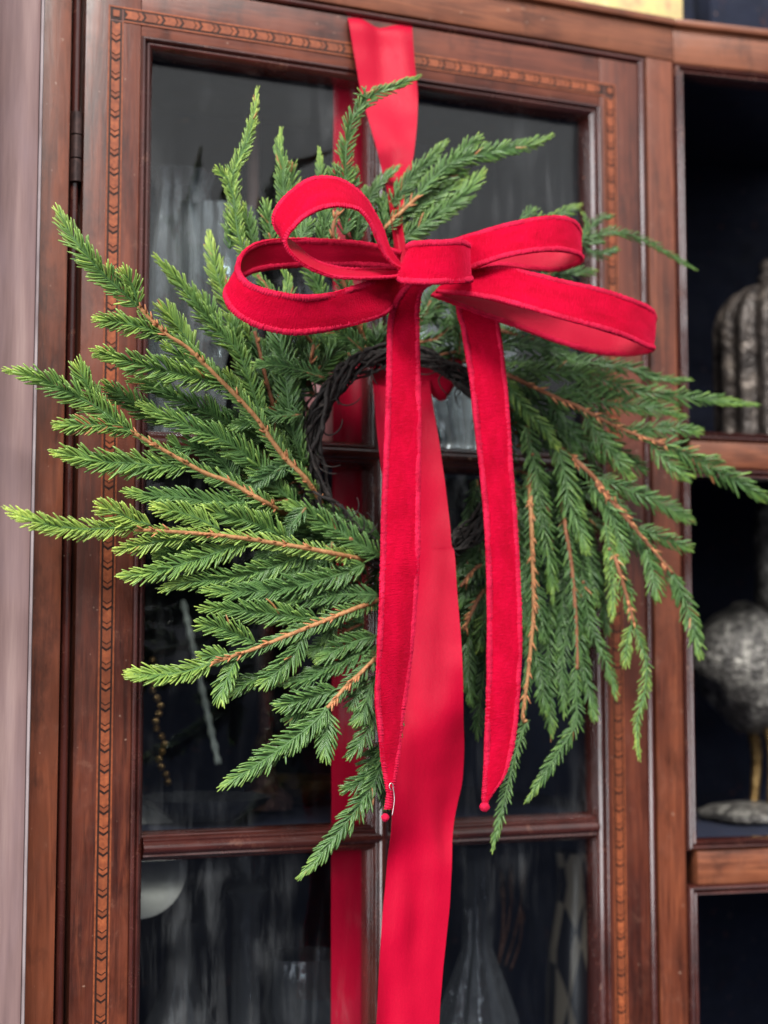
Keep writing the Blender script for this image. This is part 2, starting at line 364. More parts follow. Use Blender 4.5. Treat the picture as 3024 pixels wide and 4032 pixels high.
MP = [(-.0115, .0205), (-.0115, .0155), (-.0108, .0095), (-.0095, .0060), (-.0088, .0058), (-.0080, .0022), (-.0062, .0004), (-.0046, .0010), (-.0036, -.0006), (-.0018, -.0018),
      (0, -.0022), (.0018, -.0018), (.0036, -.0006), (.0046, .0010), (.0062, .0004), (.0080, .0022), (.0088, .0058), (.0095, .0060), (.0108, .0095), (.0115, .0155), (.0115, .0205)]
GX0, GX1, GZ = OX0+.0105, OX1-.0105, OZ-.0105
MZ = [1.5975, 1.2850]
zs = [GZ]+[v for m in MZ for v in (m+.0115, m-.0115)]+[ZB]
for z in MZ:
    sweep_profile('muntin', [(z+a, y+.0003) for a, y in MP], lambda a: (GX0, GX1), M['bead_h'], DOOR, 'x')
for i in range(0, 6, 2):
    sweep_profile('muntin', list(MP), lambda a: (zs[i+1]-.011 if i < 4 else ZB, zs[i]+(.011 if i else 0)), M['bead_v'], DOOR)
    for (x0, x1) in ((GX0+.0003, -.0118), (.0118, GX1-.0003)):
        box('pane', x0, x1, .0165, .0188, zs[i+1]+.0004, zs[i]-.0004, M['pane'], DOOR, 0)

# inlaid banding: light lines either side of a row of arrow-shaped pieces on a dark ground
def prism2(name, poly, y0, y1, mat, parent, frame):
    """poly in (along, across); frame maps to (x, z)"""
    n = len(poly); vs = [(*frame(p)[:1], y, frame(p)[1]) for y in (y0, y1) for p in poly]
    fs = [tuple(range(n)), tuple(range(n, 2*n))[::-1]]+[(i, n+i, n+(i+1) % n, (i+1) % n) for i in range(n)]
    return mesh_obj(name, vs, fs, mat, parent)
PI_, HW = .01545, .0033
def arrow(a0, a1, v): return [(a0, -HW), (a0+v, 0), (a0, HW), (a1, HW), (a1+v, 0), (a1, -HW)]
protoL = protoC = None
def band(c, start, stop, along, outer):
    """row of inlay running from start to stop along z (down) or x (right); c = centre across"""
    global protoL, protoC
    L = abs(stop-start)
    if along == 'z': fr = lambda p: (c+p[1], start-p[0])
    else: fr = lambda p: (start+p[0], c-p[1])
    prism2('inlay_ground', [(0, -.0047), (0, .0047), (L, .0047), (L, -.0047)], -.0003, .004, M['ebony'], DOOR, fr)
    for s in (-1, 1):
        q0 = -.0122 if s == outer else 0; q1 = L+(.0122-.0013 if s == outer and along == 'x' else 0)
        if s == outer and along == 'x': q0 = -.0109
        prism2('inlay_line', [(q0, s*.0049), (q0, s*.0061), (q1, s*.0061), (q1, s*.0049)], -.0006, .004, M['inlay'], DOOR, fr)
    key = along
    pl = prism2('inlay_piece', arrow(.0008, .0102, .0022), -.0009, .0, M['inlay'], None, (lambda p: (p[1], -p[0])) if along == 'z' else (lambda p: (p[0], -p[1])))
    pc = prism2('inlay_chevron', arrow(.0112, .0142, .0022), -.0009, .0, M['inlay'], None, (lambda p: (p[1], -p[0])) if along == 'z' else (lambda p: (p[0], -p[1])))
    first = True
    for k in range(int((L-.004)/PI_)):
        for src in (pl, pc):
            o = src if first else src.copy()
            if not first: COL.objects.link(o)
            o.parent = DOOR
            o.location = (c, 0, start-k*PI_) if along == 'z' else (start+k*PI_, 0, c)
        first = False
band(-.2296, 1.9325, 1.10, 'z', -1)
band(.2198, 1.9325, 1.06, 'z', 1)
band(1.9386, -.2235, .2137, 'x', -1)
for cx, sg in ((-.2296, 1), (.2198, -1)):
    sq = lambda h: [(cx-h, 1.9386-h), (cx+h, 1.9386-h), (cx+h, 1.9386+h), (cx-h, 1.9386+h)]
    prism2('inlay_ground', sq(.0047), -.0003, .004, M['ebony'], DOOR, lambda p: p)
    prism2('inlay_piece', sq(.0026), -.0009, .004, M['inlay'], DOOR, lambda p: p)

# canted side bay
BAY = empty('side_bay', CAB, (.2875, 0, 0), radians(-7))
BX1 = .42
OPEN = [(1.9745, 1.6246), (1.6010, 1.2603), (1.2310, ZB)]
box('rail', .0003, BX1, -.0006, .04, 1.9747, 2.0075, M['case_h'], BAY)
box('top_moulding', .0003, BX1, -.006, .04, 2.0085, 2.0150, M['case_h'], BAY, .0025)
for (zt, zb_) in ((1.6246, 1.6010), (1.2603, 1.2310)):
    box('rail', .0105, BX1, -.0006, .04, zb_+.0002, zt-.0002, M['case_h'], BAY)
BP = [(0, .004), (.0002, .0006), (.0028, -.0022), (.0034, -.0026), (.0042, -.0022), (.0046, .0010), (.0048, .0014), (.0072, -.0012), (.0082, -.0014), (.0090, .0010), (.0094, .015), (.0094, .02), (0, .02)]
for i, (zt, zb_) in enumerate(OPEN):
    sweep_profile('glazing_bead', [(.0008+u, y) for u, y in BP], lambda a: (zb_+(a-.0008 if i < 2 else 0), zt-(a-.0008)), M['bead_v'], BAY)
    sweep_profile('glazing_bead', [(zt-u, y) for u, y in BP], lambda a: (.0008+(zt-a), BX1), M['bead_h'], BAY, 'x')
    if i < 2: sweep_profile('glazing_bead', [(zb_+u, y) for u, y in BP][::-1], lambda a: (.0008+(a-zb_), BX1), M['bead_h'], BAY, 'x')
    if i < 2: box('shelf', .0105, BX1, .055, .30, zb_-.012, zb_+.006, M['shade_toned_wood'], BAY)

box('end_panel', BX1+.001, BX1+.015, .0, .30, ZB, 1.9855, M['shade_toned_wood'], BAY)
box('back_panel', .0105, BX1+.0008, .285, .299, ZB, 1.9855, M['shade_toned_wood'], BAY)
# foreground post at the left
px = at(126, 2016, -.04)[0]
pp = [(px-.12, .05), (px-.12, -.075), (px-.060, -.075), (px-.046, -.070), (px-.036, -.056), (px-.031, -.046), (px-.026, -.0425), (px-.014, -.0415), (px-.004, -.0412), (px-.0012, -.0402), (px, -.0380), (px+.0003, -.034), (px+.0003, .001), (px-.02, .05)]
post = sweep_profile('post', pp[::-1], lambda a: (ZB, 2.2), M['post'])
mesh_edge = sweep_profile('edge_highlight', [(px-.0006, -.0425), (px+.0008, -.0435), (px+.0014, -.0430), (px+.0019, -.0405), (px+.0019, -.030), (px-.0006, -.030)][::-1], lambda a: (ZB, 2.2), M['edge'], post)  # narrow strip added to carry the painted edge highlight
tag(post, 'pale pinkish weathered post at the left edge beside the cabinet', 'post')

# ------------------------------------------------------------------ grapevine ring and pine
Zr = {'A': (200, 800, 1.508), 'B': (0, 1400, 2.074), 'C': (700, 1300, 2.074), 'D': (400, 2000, 1.508), 'E': (800, 2500, 1.843), 'F': (600, 300, 1.843),
      'G': (1400, 250, 1.843), 'H': (1900, 1200, 1.476), 'I': (1700, 1900, 1.508), 'J': (1700, 2500, 1.659), 'K': (2200, 750, 2.765), 'd': (0, 0, .5486)}
def P(s):
    """'C 1190,1440 1050,1220 A 754,820' -> photo pixels"""
    out, z = [], None
    for w in s.split():
        if w in Zr: z = Zr[w]
        else:
            x, y = w.split(','); out.append((z[0]+float(x)/z[2], z[1]+float(y)/z[2]))
    return out

WREATH = tag(empty('pine_wreath'), 'green pine branch wreath on a grapevine ring hanging on the cabinet door', 'wreath')
RC = at(1605, 1795, -.05); RR = .083
RING = empty('grapevine_ring', WREATH)
for k in range(20):
    n = 150; ph = rng.uniform(0, 6.28); tw = rng.choice([-5, -4, -3, 3, 4, 5]); a0 = rng.uniform(0, 6.28); off = rng.uniform(.003, .0100); span = rng.uniform(.75, 1.0)
    pts = []
    for i in range(n):
        a = a0+2*pi*span*i/(n-1); q = ph+tw*a+.5*sin(3*a+k)
        rr = RR+off*cos(q)+.0015*sin(7*a+k*2); jit = np.array(mnoise.noise_vector(Vector((cos(a)*6+k*3.7, sin(a)*6, k*1.3))))*.0022+np.array(mnoise.noise_vector(Vector((cos(a)*21+k, sin(a)*21, k*2.1))))*.0009; pts.append(RC+np.array([rr*cos(a), off*.9*sin(q), rr*sin(a)])+jit)
    v, f = tube_geo(pts, (.0008+.0011*rng.random())*(1+.15*np.sin(np.arange(n)*.9+k)+.12*rng.normal(size=n)), 7)
    mesh_obj('vine', v, f, M['vine'], RING, 180)
for k in range(60):                                             # loose curly tendrils
    a = rng.uniform(0, 6.28); r0 = RR-.008; c = RC+np.array([r0*cos(a), -.004, r0*sin(a)]); d = rng.uniform(0, 6.28)
    pts = [c+np.array([.0035*t*cos(d+.35*t), -.0002*t+.002*sin(t), .0035*t*sin(d+.35*t)]) for t in np.linspace(0, 5, 24)]
    v, f = tube_geo(pts, np.linspace(.0008, .0004, 24), 5); mesh_obj('tendril', v, f, M['vine'], RING, 180)

# needle template: rings of 4 along z
NZ = np.array([0, .22, .62, .88, 1.0]); NWID = np.array([.6, .95, 1.0, .86, .42])
_tv = np.array([(w*x, w*y*.62, z) for z, w in zip(NZ, NWID) for x, y in ((1, 0), (0, 1), (-1, 0), (0, -1))])
_tf = np.array([(i*4+j, i*4+(j+1) % 4, (i+1)*4+(j+1) % 4, (i+1)*4+j) for i in range(4) for j in range(4)]+[(16, 17, 18, 19)])
def make_twig(name, pts, w, tone, parent, dens=1.0, rach=.0011, roll=None, back=False, tipgrow=True, brown=0.006):
    """pts: 3-D axis base -> tip; w: spray half width in metres"""
    A, L = resample(pts, .0012)
    T = unit(np.gradient(A, axis=0)); m = len(A)
    view = unit(CAM-A.mean(0)); N0 = unit(view*1.0+np.array([0, -.4, .25]))
    if roll is None: roll = rng.normal(0, .22)
    Sd = unit(np.cross(T, N0)); Nn = unit(np.cross(Sd, T))
    Sd, Nn = Sd*cos(roll)+Nn*sin(roll), Nn*cos(roll)-Sd*sin(roll)
    cnt = int(L/.00112*dens*(1.05 if A[:, 0].mean() > .06 else 1.7))+8
    s = np.sort(np.clip((np.arange(cnt)+rng.uniform(-.38, .38, cnt))/cnt, 0, .995)); idx = np.clip((s*(m-1)).astype(int), 0, m-1)
    t, sd, nn = T[idx], Sd[idx], Nn[idx]
    side = np.where(np.arange(cnt) % 2 == 0, 1.0, -1.0)
    kind = rng.random(cnt)
    el = np.where(kind < .78, rng.normal(.10, .27, cnt), np.where(kind < .86, rng.uniform(.45, .95, cnt), rng.uniform(-.9, -.4, cnt)))
    if back: el = np.where(el > .35, -el, el)-.15
    radial = sd*(side*np.cos(el))[:, None]+nn*np.sin(el)[:, None]
    th = radians(50)-radians(30)*s**3+rng.normal(0, .075, cnt)-np.where(el > .4, .12, 0)
    d = unit(t*np.cos(th)[:, None]+radial*np.sin(th)[:, None])
    bd = unit(t-d*np.sum(t*d, 1)[:, None])
    ln = 1.13*w/np.sin(radians(46))*(.78+.30*np.sin(pi*np.clip(s*.85+.12, 0, 1)))*rng.uniform(.82, 1.12, cnt)*np.where(rng.random(cnt) < .05, rng.uniform(.45, .8, cnt), 1)
    ln *= np.where(s > .86, 1-.42*(s-.86)/.14, 1)*np.where(el > .4, .82, 1)
    wd = ln*rng.uniform(.050, .070, cnt)+.00038
    bend = rng.uniform(.06, .30, cnt)
    base = A[idx]
    c = np.cross(d, bd)
    z = _tv[:, 2]
    V = base[:, None]+ln[:, None, None]*(z[None, :, None]*d[:, None]+bend[:, None, None]*(z**2)[None, :, None]*bd[:, None])
    V = V+wd[:, None, None]*(_tv[None, :, 0, None]*c[:, None]+_tv[None, :, 1, None]*bd[:, None])
    nv = len(_tv); V = V.reshape(-1, 3)
    F = (_tf[None]+(np.arange(cnt)*nv)[:, None, None]).reshape(-1, 4)
    lime = tone*1.12+.035+(.10 if A[:, 0].mean() < -.13 else 0)+rng.normal(0, .075, cnt)+(np.clip(s-.72, 0, 1)*1.0 if tipgrow else 0)
    R = np.clip(lime[:, None]+.20*(z[None]**2)-.06, 0, 1).reshape(-1)
    G = np.repeat(rng.random(cnt), nv)
    Bc = np.repeat((rng.random(cnt) < brown).astype(float), nv)
    # rachis
    RA = A[::3]; tv, tf = tube_geo(RA, np.linspace(rach*1.15, rach*.55, len(RA)), 6)
    o0 = len(V); V = np.vstack([V, np.array(tv)])
    me = bpy.data.meshes.new(name)
    faces = [tuple(f) for f in F]+[tuple(i+o0 for i in f) for f in tf]
    me.from_pydata(V.tolist(), [], faces)
    me.materials.append(M['needle']); me.materials.append(M['rachis'])
    me.polygons.foreach_set('material_index', [0]*len(F)+[1]*len(tf))
    me.polygons.foreach_set('use_smooth', [True]*len(me.polygons))
    ca = me.attributes.new('col', 'FLOAT_COLOR', 'POINT')
    cc = np.zeros((len(V), 4), np.float32); cc[:, 3] = 1; cc[:o0, 0] = R; cc[:o0, 1] = G; cc[:o0, 2] = Bc; cc[o0:, 0] = tone
    ca.data.foreach_set('color', cc.reshape(-1))
    o = bpy.data.objects.new(name, me); COL.objects.link(o); o.parent = parent
    return o
def stem_mesh(name, pts, r0, r1, mat, parent, pegs=True):
    A, L = resample(pts, .003); n = len(A)
    vs, fs = tube_geo(A, np.linspace(r0, r1, n)*(1+.07*np.sin(np.arange(n)*1.7)), 8); fm = [0]*len(fs)
    if pegs:
        T = unit(np.gradient(A, axis=0))
        for k in range(int(L/.0052)):
            i = rng.integers(1, n-1); t = T[i]; q = rng.normal(size=3); q -= t*(q@t); q = unit(q); q = unit(q+np.array([0, -.35, 0])); q -= t*(q@t); q = unit(q)
            ln = rng.uniform(.0030, .0062); bpt = A[i]+q*r0*.6
            v, f = tube_geo([bpt, bpt+(t*.75+q*.55)*ln*.6, bpt+(t*1.0+q*.7)*ln], [.0010, .0007, .0003], 5)
            fs += [tuple(j+len(vs) for j in ff) for ff in f]; fm += [1]*len(f); vs += list(v)
    return mesh_obj(name, vs, fs, [mat, M['peg']], parent, 180, fm)
RCP = (1605., 1795.)
WP = 1.19/FPX                                                 # metres per photo pixel near the wreath
def lift(pp, Yb, Yt, dY=0.0, dtip=0.0):
    out = []
    for i, (x, y) in enumerate(pp):
        r = min(1, max(0, (math.hypot(x-RCP[0], y-RCP[1])-330)/1150))
        out.append(at(x, y, Yb+(Yt-Yb)*r+dY+dtip*(i/max(1, len(pp)-1))))
    return out
NTW = [0]
def branch(Yb, Yt, stem, leader=None, tone=.3, w=46, twigs=(), dark=False, bare=True, ltone=None, lw=None):
    """stem: bare brown axis base -> ... ; leader: needled end of that axis; twigs: (points, width px, tone, depth offset, tip offset)"""
    sp = P(stem) if stem else P(leader)[:2]
    sl = lift(sp, Yb, Yt, -.001)
    sl[0] = at(*sp[0], Yb+.016)
    if leader and stem: sl = sl+lift(P(leader)[:1], Yb, Yt, -.001)
    st = stem_mesh('branch', sl, .0020, .0014, M['bark_dark'] if dark else M['bark'], WREATH, bare)
    if stem and not bare: make_twig('twig', sl, 36*WP, max(.1, tone-.06), st, .8, .0008, None, False, False)
    if stem and bare:
        make_twig('twig', sl, 34*WP, max(.1, tone-.08), st, .75, .0008, 0, True, False)
    if leader:
        make_twig('twig', lift(P(leader), Yb, Yt), (lw or w)*WP, tone if ltone is None else ltone, st)
    for tw in twigs:
        pts, ww, tt, dY, dt = (list(tw)+[None]*5)[:5]
        make_twig('twig', lift(P(pts), Yb, Yt, .004 if dY is None else dY, dt or 0), (ww or w)*WP, tone if tt is None else tt, st, brown=.14 if (tw[-1] == 'brown') else .006)
    return st

# --- left fan
branch(-.060, -.110, 'C 1190,1440 1050,1220 900,1070 780,920 650,730 480,540 330,390 200,260 60,130 A 700,790 650,745 580,680 520,610', 'A 520,610 440,540 340,450 230,330 130,200 45,45', .34, 44, [
    ('A 520,600 490,500 435,410', 38, .38, -.002, -.004),
    ('A 690,790 560,745 420,710 275,690', 42, .34, .003, -.004),
    ('A 1040,1070 880,1040 700,1000 500,950 330,900 265,888', 50, .32, .004, -.008),
    ('A 870,900 780,770 700,660 655,615', 44, .38, .016, .004),
    ('C 560,640 470,470 400,340', 30, .32, .010, 0), ('C 900,1080 850,950 840,850', 30, .28, .008, 0),
    ('A 1000,1060 920,980 800,930 680,850', 40, .22, .014, 0)])
branch(-.050, -.070, 'C 1000,1150 900,1000 820,900', 'C 820,900 680,700 620,520 560,350 490,170 A 1000,770 900,640 800,510 700,400 630,325', .26, 44, [
    ('A 1000,760 940,640 885,560', 40, .24, .004, .004), ('A 1110,880 1080,760 1060,690', 40, .22, .006, 0)], True, False)
branch(-.045, -.055, 'C 840,860 780,620 720,400 660,140 A 1210,760', None, .2, 44, [
    ('A 1170,800 1090,680 1040,560 990,430 960,300 940,185', 40, .42, .004, .006),
    ('C 700,300 760,160 800,60', 30, .2, 0, 0), ('C 690,250 620,150 590,60', 34, .2, .004, 0)], True)
branch(-.052, -.075, 'C 1060,1180 1040,1120', 'C 1040,1120 980,980 940,820 910,640 890,440 870,240 840,80 F 980,1560 960,1430', .22, 50, [
    ('C 1040,1170 1080,1010 1060,830 1010,640', 36, .22, .006, 0), ('C 900,900 860,700 830,500 800,350', 36, .18, .010, 0)], True, False)
branch(-.050, -.06, 'C 1060,480 1080,300 1110,120', None, .2, 40, [
    ('C 1090,420 1200,290 1290,150 1340,40', 42, .24, .002, 0), ('C 1040,330 1010,200 990,90', 36, .16, .008, 0)], True)
branch(-.056, -.100, 'C 890,1510 720,1410 560,1320 420,1240 230,1170 60,1080 B 1350,780 1240,720 1080,630', 'B 1080,630 950,540 800,430 680,360 520,280 350,200 200,150 75,118', .34, 46, [
    ('B 830,440 760,330 690,200 640,85', 44, .34, .003, -.004),
    ('B 1090,625 900,580 750,570 600,570 465,568', 40, .33, .001, -.004, 'brown'),
    ('B 1540,900 1300,900 1050,880 850,870 650,830 465,795', 52, .32, .003, -.006),
    ('C 960,1420 900,1370 800,1270 650,1100 500,980 350,890 200,830 60,770 B 1350,500 1150,400', 52, .22, .006, .0),
    ('C 720,890 560,850 400,760 250,670 100,610 B 1500,380 1350,290 1200,230 1080,200', 48, .17, .016, .004),
    ('B 1350,560 1200,460 1080,380 960,310 860,245', 44, .24, .013, .002),
    ('C 470,1270 400,1120 300,1020 150,950 B 1500,780 1400,690', 46, .12, .014, .0),
    ('C 1000,1400 860,1330 700,1290 560,1190', 44, .14, .016, .0)])
branch(-.058, -.070, None, 'C 1650,1850 1400,1700 1200,1580 1050,1490 890,1430', .27, 52, [('C 1660,1720 1500,1610 1350,1530 1210,1450', 46, .15, .010, 0), ('C 1500,1790 1300,1730 1100,1650 950,1560', 46, .14, .012, 0)], True, False)
branch(-.066, -.120, 'D 1560,310 1400,275 1220,240 1000,205 800,175 600,155 400,140 200,130', 'B 1100,1410 900,1410 700,1420 500,1400 350,1370 200,1320 65,1255', .52, 40, [
    ('B 1230,1390 1080,1340 950,1280 815,1235', 44, .52, -.001, -.004),
    ('D 520,180 380,190 240,220 90,245', 38, .48, .003, -.003),
    ('D 860,200 700,260 500,330 300,385 115,405', 46, .32, .006, -.002),
    ('D 1230,260 1050,340 850,400 650,430 480,445 365,480', 48, .24, .010, .0),
    ('D 1560,340 1400,400 1200,455 1000,490 800,500 615,490', 48, .23, .007, .0),
    ('C 900,1720 780,1650 600,1570 400,1510 200,1470', 50, .27, .006, .0),
    ('D 700,130 560,60 430,20 315,-5', 46, .40, .003, -.004),
    ('C 760,1400 500,1410 300,1410 B 1450,1160 1250,1150 1035,1108', 46, .20, .016, .0),
    ('D 640,250 480,260 330,280', 38, .14, .018, 0),
    ('D 1300,260 1200,330 1100,400', 36, .2, .012, 0)])
branch(-.066, -.112, 'D 1650,545 1500,600 1350,660 1200,720 1050,780 900,840 780,880 650,925', 'D 650,925 550,960 430,985 300,995 165,985', .34, 46, [
    ('D 1290,670 1100,640 900,620 750,600 595,600', 46, .23, .004, .0),
    ('D 910,800 800,750 700,710 585,690', 44, .27, .002, -.002),
    ('D 800,900 760,980 720,1070 712,1150', 40, .27, .002, -.002),
    ('D 1200,740 1150,850 1080,940 1010,1000 945,1050', 46, .25, .003, .0),
    ('D 1640,520 1500,515 1350,520 1200,540 1050,560', 44, .17, .010, .0),
    ('E 1260,80 1050,180 900,250 750,320 555,350', 46, .17, .012, .0),
    ('E 440,305 330,345 205,415', 38, .14, .018, .0),
    ('E 1260,10 1100,50 950,120 840,180', 42, .2, .008, .0),
    ('D 760,890 680,880 590,890', 36, .28, .004, 0)], ltone=.42)
branch(-.072, -.102, 'E 1300,120 1250,170 1150,270 1050,360 970,450 900,530', 'E 900,530 800,640 650,760 500,870 350,970 140,1095', .28, 46, [
    ('E 970,400 850,430 700,480 545,520', 44, .22, .003, .0),
    ('E 900,540 900,650 890,750 880,885', 42, .27, .001, .0),
    ('E 1260,300 1200,430 1160,560 1105,635', 42, .2, .006, .0),
    ('E 1270,520 1190,700 1130,800 1060,875', 40, .2, .008, .0),
    ('E 880,430 760,520 625,615', 42, .12, .014, .0), ('E 1180,300 1110,420 1080,520', 36, .14, .010, 0)])
branch(-.062, -.085, None, 'E 1420,560 1340,820 1250,1050 1180,1170 1080,1310 970,1450 850,1600 710,1750', .20, 44, [
    ('E 1290,930 1170,1050 1035,1120', 40, .14, .004, .0), ('E 1330,800 1240,880 1170,970', 40, .13, .006, .0), ('E 1280,1040 1310,1150 1330,1230', 34, .14, .006, .0)], True, False)
# --- top fan
branch(-.040, -.060, 'd 720,800 640,700 560,600', 'd 560,600 F 640,1200 600,980 585,800 590,690 640,580 700,430 735,280 762,100', .38, 32, [
    ('F 570,780 520,720 462,680', 24, .36, 0, 0), ('F 740,1250 700,1100 660,960', 38, .24, .006, 0), ('F 560,1250 580,1120 570,1000', 36, .26, .006, 0), ('F 600,900 560,800 530,700', 26, .40, .0, 0)], True, False)
branch(-.042, -.060, 'd 760,780 700,650', 'd 700,650 F 1080,1250 1000,1000 950,800 940,650 925,530 930,410', .30, 40, [
    ('F 880,1250 845,1050 825,925', 38, .30, .004, 0), ('F 1000,900 1010,760 1000,640', 34, .34, .003, 0, 'brown')], True, False)
branch(-.042, -.060, 'd 790,770 750,600', 'd 750,600 F 1290,1200 1250,950 1230,760 1220,650 1208,535', .32, 32, [('F 1270,880 1280,760 1290,680', 24, .25, .004, 0)], True, False)
branch(-.046, -.085, 'd 800,770 745,620 F 1310,1150 1350,980', 'F 1350,980 1395,800 1400,650 1410,500 1440,350 1490,250 1560,170 G 60,250 180,205 300,160 452,95', .28, 34, [
    ('F 1230,1250 1250,1100 1265,980', 40, .22, .003, 0), ('F 1390,1150 1410,1050 1425,950', 40, .22, .003, 0), ('F 1060,1200 1110,1120 1135,1070', 36, .22, .006, 0),
    ('F 1480,1200 1490,1080 1500,1000', 38, .15, .006, 0), ('F 1400,900 1450,780 1470,680', 30, .22, .004, 0), ('F 1380,850 1340,750 1335,660', 30, .24, .004, 0)], True)
branch(-.044, -.060, None, 'G -100,1500 20,1180 90,1000 170,870 315,745', .20, 34, [('G 60,1200 70,1050 80,930', 36, .14, .004, 0), ('G 150,1250 180,1120 200,1010', 34, .13, .004, 0)], True, False)
branch(-.046, -.065, None, 'G 160,1330 230,1130 300,970 420,820 540,690 645,580', .24, 42, [('G 240,1120 210,1030 190,980', 34, .16, .003, 0)], True, False)
branch(-.050, -.080, 'G 150,1330 210,1200 330,1080 460,960', 'G 460,960 560,840 680,735 800,685 950,650 1100,620 1250,590 1415,530', .27, 40, [
    ('G 640,790 720,710 800,620 905,540', 34, .27, .002, 0),
    ('G 270,1310 450,1200 600,1090 750,990 850,880 925,790', 46, .30, .001, -.004),
    ('G 330,1110 480,1030 620,950 770,870', 44, .30, .003, 0), ('G 500,930 600,860 700,800 800,800', 40, .26, .004, 0),
    ('G 230,1330 330,1240 430,1180', 40, .22, .004, 0)])
branch(-.040, -.075, 'd 1080,690 1200,580', 'd 1200,580 K 250,550 450,480 620,450 850,510 1050,600 1250,720 1510,870', .20, 25, [
    ('K 260,540 350,400 450,310 590,275', 22, .10, 0, 0), ('K 230,560 300,400 290,300 240,230', 14, .36, 0, 0), ('K 280,600 420,690 640,640', 26, .08, .002, 0),
    ('K -200,920 60,920 220,900 390,880', 32, .22, .003, 0), ('K -250,330 -60,290 80,230 230,165', 30, .40, .002, 0), ('K -420,320 -330,260 -260,210', 26, .24, .002, 0),
    ('K 300,580 430,540 480,560', 24, .16, 0, 0)], True, False)
# --- right fan
branch(-.050, -.085, None, 'H 0,400 150,395 400,388 600,410 750,450 900,500 1100,530 1300,550 1595,582', .22, 46, [
    ('H 80,340 300,335 550,335 750,350 880,375 1000,425 1205,438', 42, .15, .006, 0), ('H 40,250 200,230 400,270 580,330', 42, .10, .008, 0)], True, False, ltone=.25)
branch(-.060, -.095, 'H 60,370 150,410 300,480 450,550 550,590 700,670 850,740 1050,810', 'H 1050,810 1150,850 1300,930 1450,1010 1660,1130', .25, 52, [
    ('H 480,540 600,555 750,570 900,590 1050,612 1165,645', 46, .19, .006, 0),
    ('H 830,730 1000,722 1150,720 1265,735', 42, .21, .004, 0),
    ('H 600,640 700,800 780,900 855,995', 50, .26, .003, 0),
    ('H 980,810 1080,920 1195,1000', 44, .28, .002, 0),
    ('H 380,520 470,680 560,780 700,900', 48, .12, .014, 0), ('H 250,480 350,620 450,740 560,850', 46, .11, .016, 0),
    ('H 700,760 820,880 940,960', 44, .12, .016, 0), ('H 420,520 540,490 680,500 800,520', 40, .18, .008, 0)], True)
branch(-.060, -.100, 'H 440,830 560,920 670,1030 760,1150 870,1260 I 970,0 1100,150 1220,290 1330,420 1430,540', 'I 1430,540 1500,700 1550,850 1592,1030', .27, 42, [
    ('H 120,430 200,540 270,630 350,710 440,830', 36, .38, .0, 0),
    ('H 680,1010 850,1080 1000,1140 1215,1255', 46, .21, .005, 0),
    ('I 1230,270 1350,320 1535,390', 42, .24, .003, 0),
    ('I 1270,400 1310,520 1340,675', 46, .28, .002, 0),
    ('I 950,20 1050,160 1100,290 1140,455', 46, .28, .002, 0),
    ('H 440,840 480,1000 500,1150 I 830,150 880,280 920,410', 48, .28, .003, 0),
    ('I 700,-260 790,-90 850,60 900,180', 40, .2, .008, 0), ('I 1080,180 1190,300 1260,440', 40, .16, .010, 0),
    ('I 1400,520 1450,620 1480,700', 34, .22, .004, 0)], True)
branch(-.058, -.072, None, 'I 560,-330 600,-160 630,0 650,200 690,400 712,560 718,695', .25, 48, [], True, False)
branch(-.062, -.085, 'I 580,-60 590,200 600,500 605,750 590,950 570,1150 540,1400', 'J 620,560 560,730 510,930 460,1130 395,1405', .24, 30, [
    ('I 600,980 650,1150 675,1360', 40, .16, .006, 0), ('I 590,420 550,620 560,850', 40, .12, .010, 0), ('I 600,600 650,780 670,930', 40, .13, .010, 0)], False)
branch(-.054, -.080, 'I 760,60 790,250 830,500 855,800 865,1100', 'J 945,200 940,400 940,580 830,760 720,930 620,1085', .23, 34, [
    ('I 860,850 900,1100 930,1230 968,1405', 40, .2, .004, 0), ('I 840,700 800,900 770,1100 790,1380', 42, .18, .008, 0),
    ('I 820,420 780,650 770,850 750,1050', 44, .13, .010, 0), ('I 840,560 900,720 920,880', 40, .15, .010, 0)], True, False)
branch(-.050, -.072, None, 'I 860,350 900,600 940,850 1010,1000 1060,1130 1095,1275', .19, 38, [('I 880,300 940,500 980,720', 42, .17, .004, 0), ('I 700,700 690,950 690,1250 712,1505', 40, .21, .004, 0), ('I 900,400 1000,600 1040,900', 38, .12, .010, 0)], True, False)
branch(-.066, -.085, None, 'I 1030,250 1055,400 1065,520 1075,650 1070,810', .44, 32, [], True, False)
branch(-.064, -.090, 'I 1060,350 1090,450 1150,650 1200,830', 'I 1200,830 1235,940 1275,1080 1262,1250 1220,1430 1232,1645', .42, 28, [('I 1185,850 1160,950 1148,1085', 30, .45, 0, 0), ('I 1120,560 1180,640 1195,700', 20, .3, 0, 0)], True)
branch(-.045, -.055, 'I 330,480 260,510 170,620', None, .15, 40, [('I 300,350 210,450 120,560', 40, .12, .006, 0), ('I 320,700 230,800 180,900', 40, .13, .006, 0), ('I 340,450 250,560 160,720', 40, .12, .004, 0)], True)
branch(-.045, -.055, 'I 330,600 260,720 190,880', None, .15, 40, [('I 330,750 300,870 285,990', 34, .34, -.002, 0), ('I 220,820 215,1050 232,1310', 38, .10, .006, 0), ('I 340,950 300,1200 268,1510', 38, .11, .006, 0), ('I 270,-20 235,150 195,260', 32, .10, .008, 0)], True)
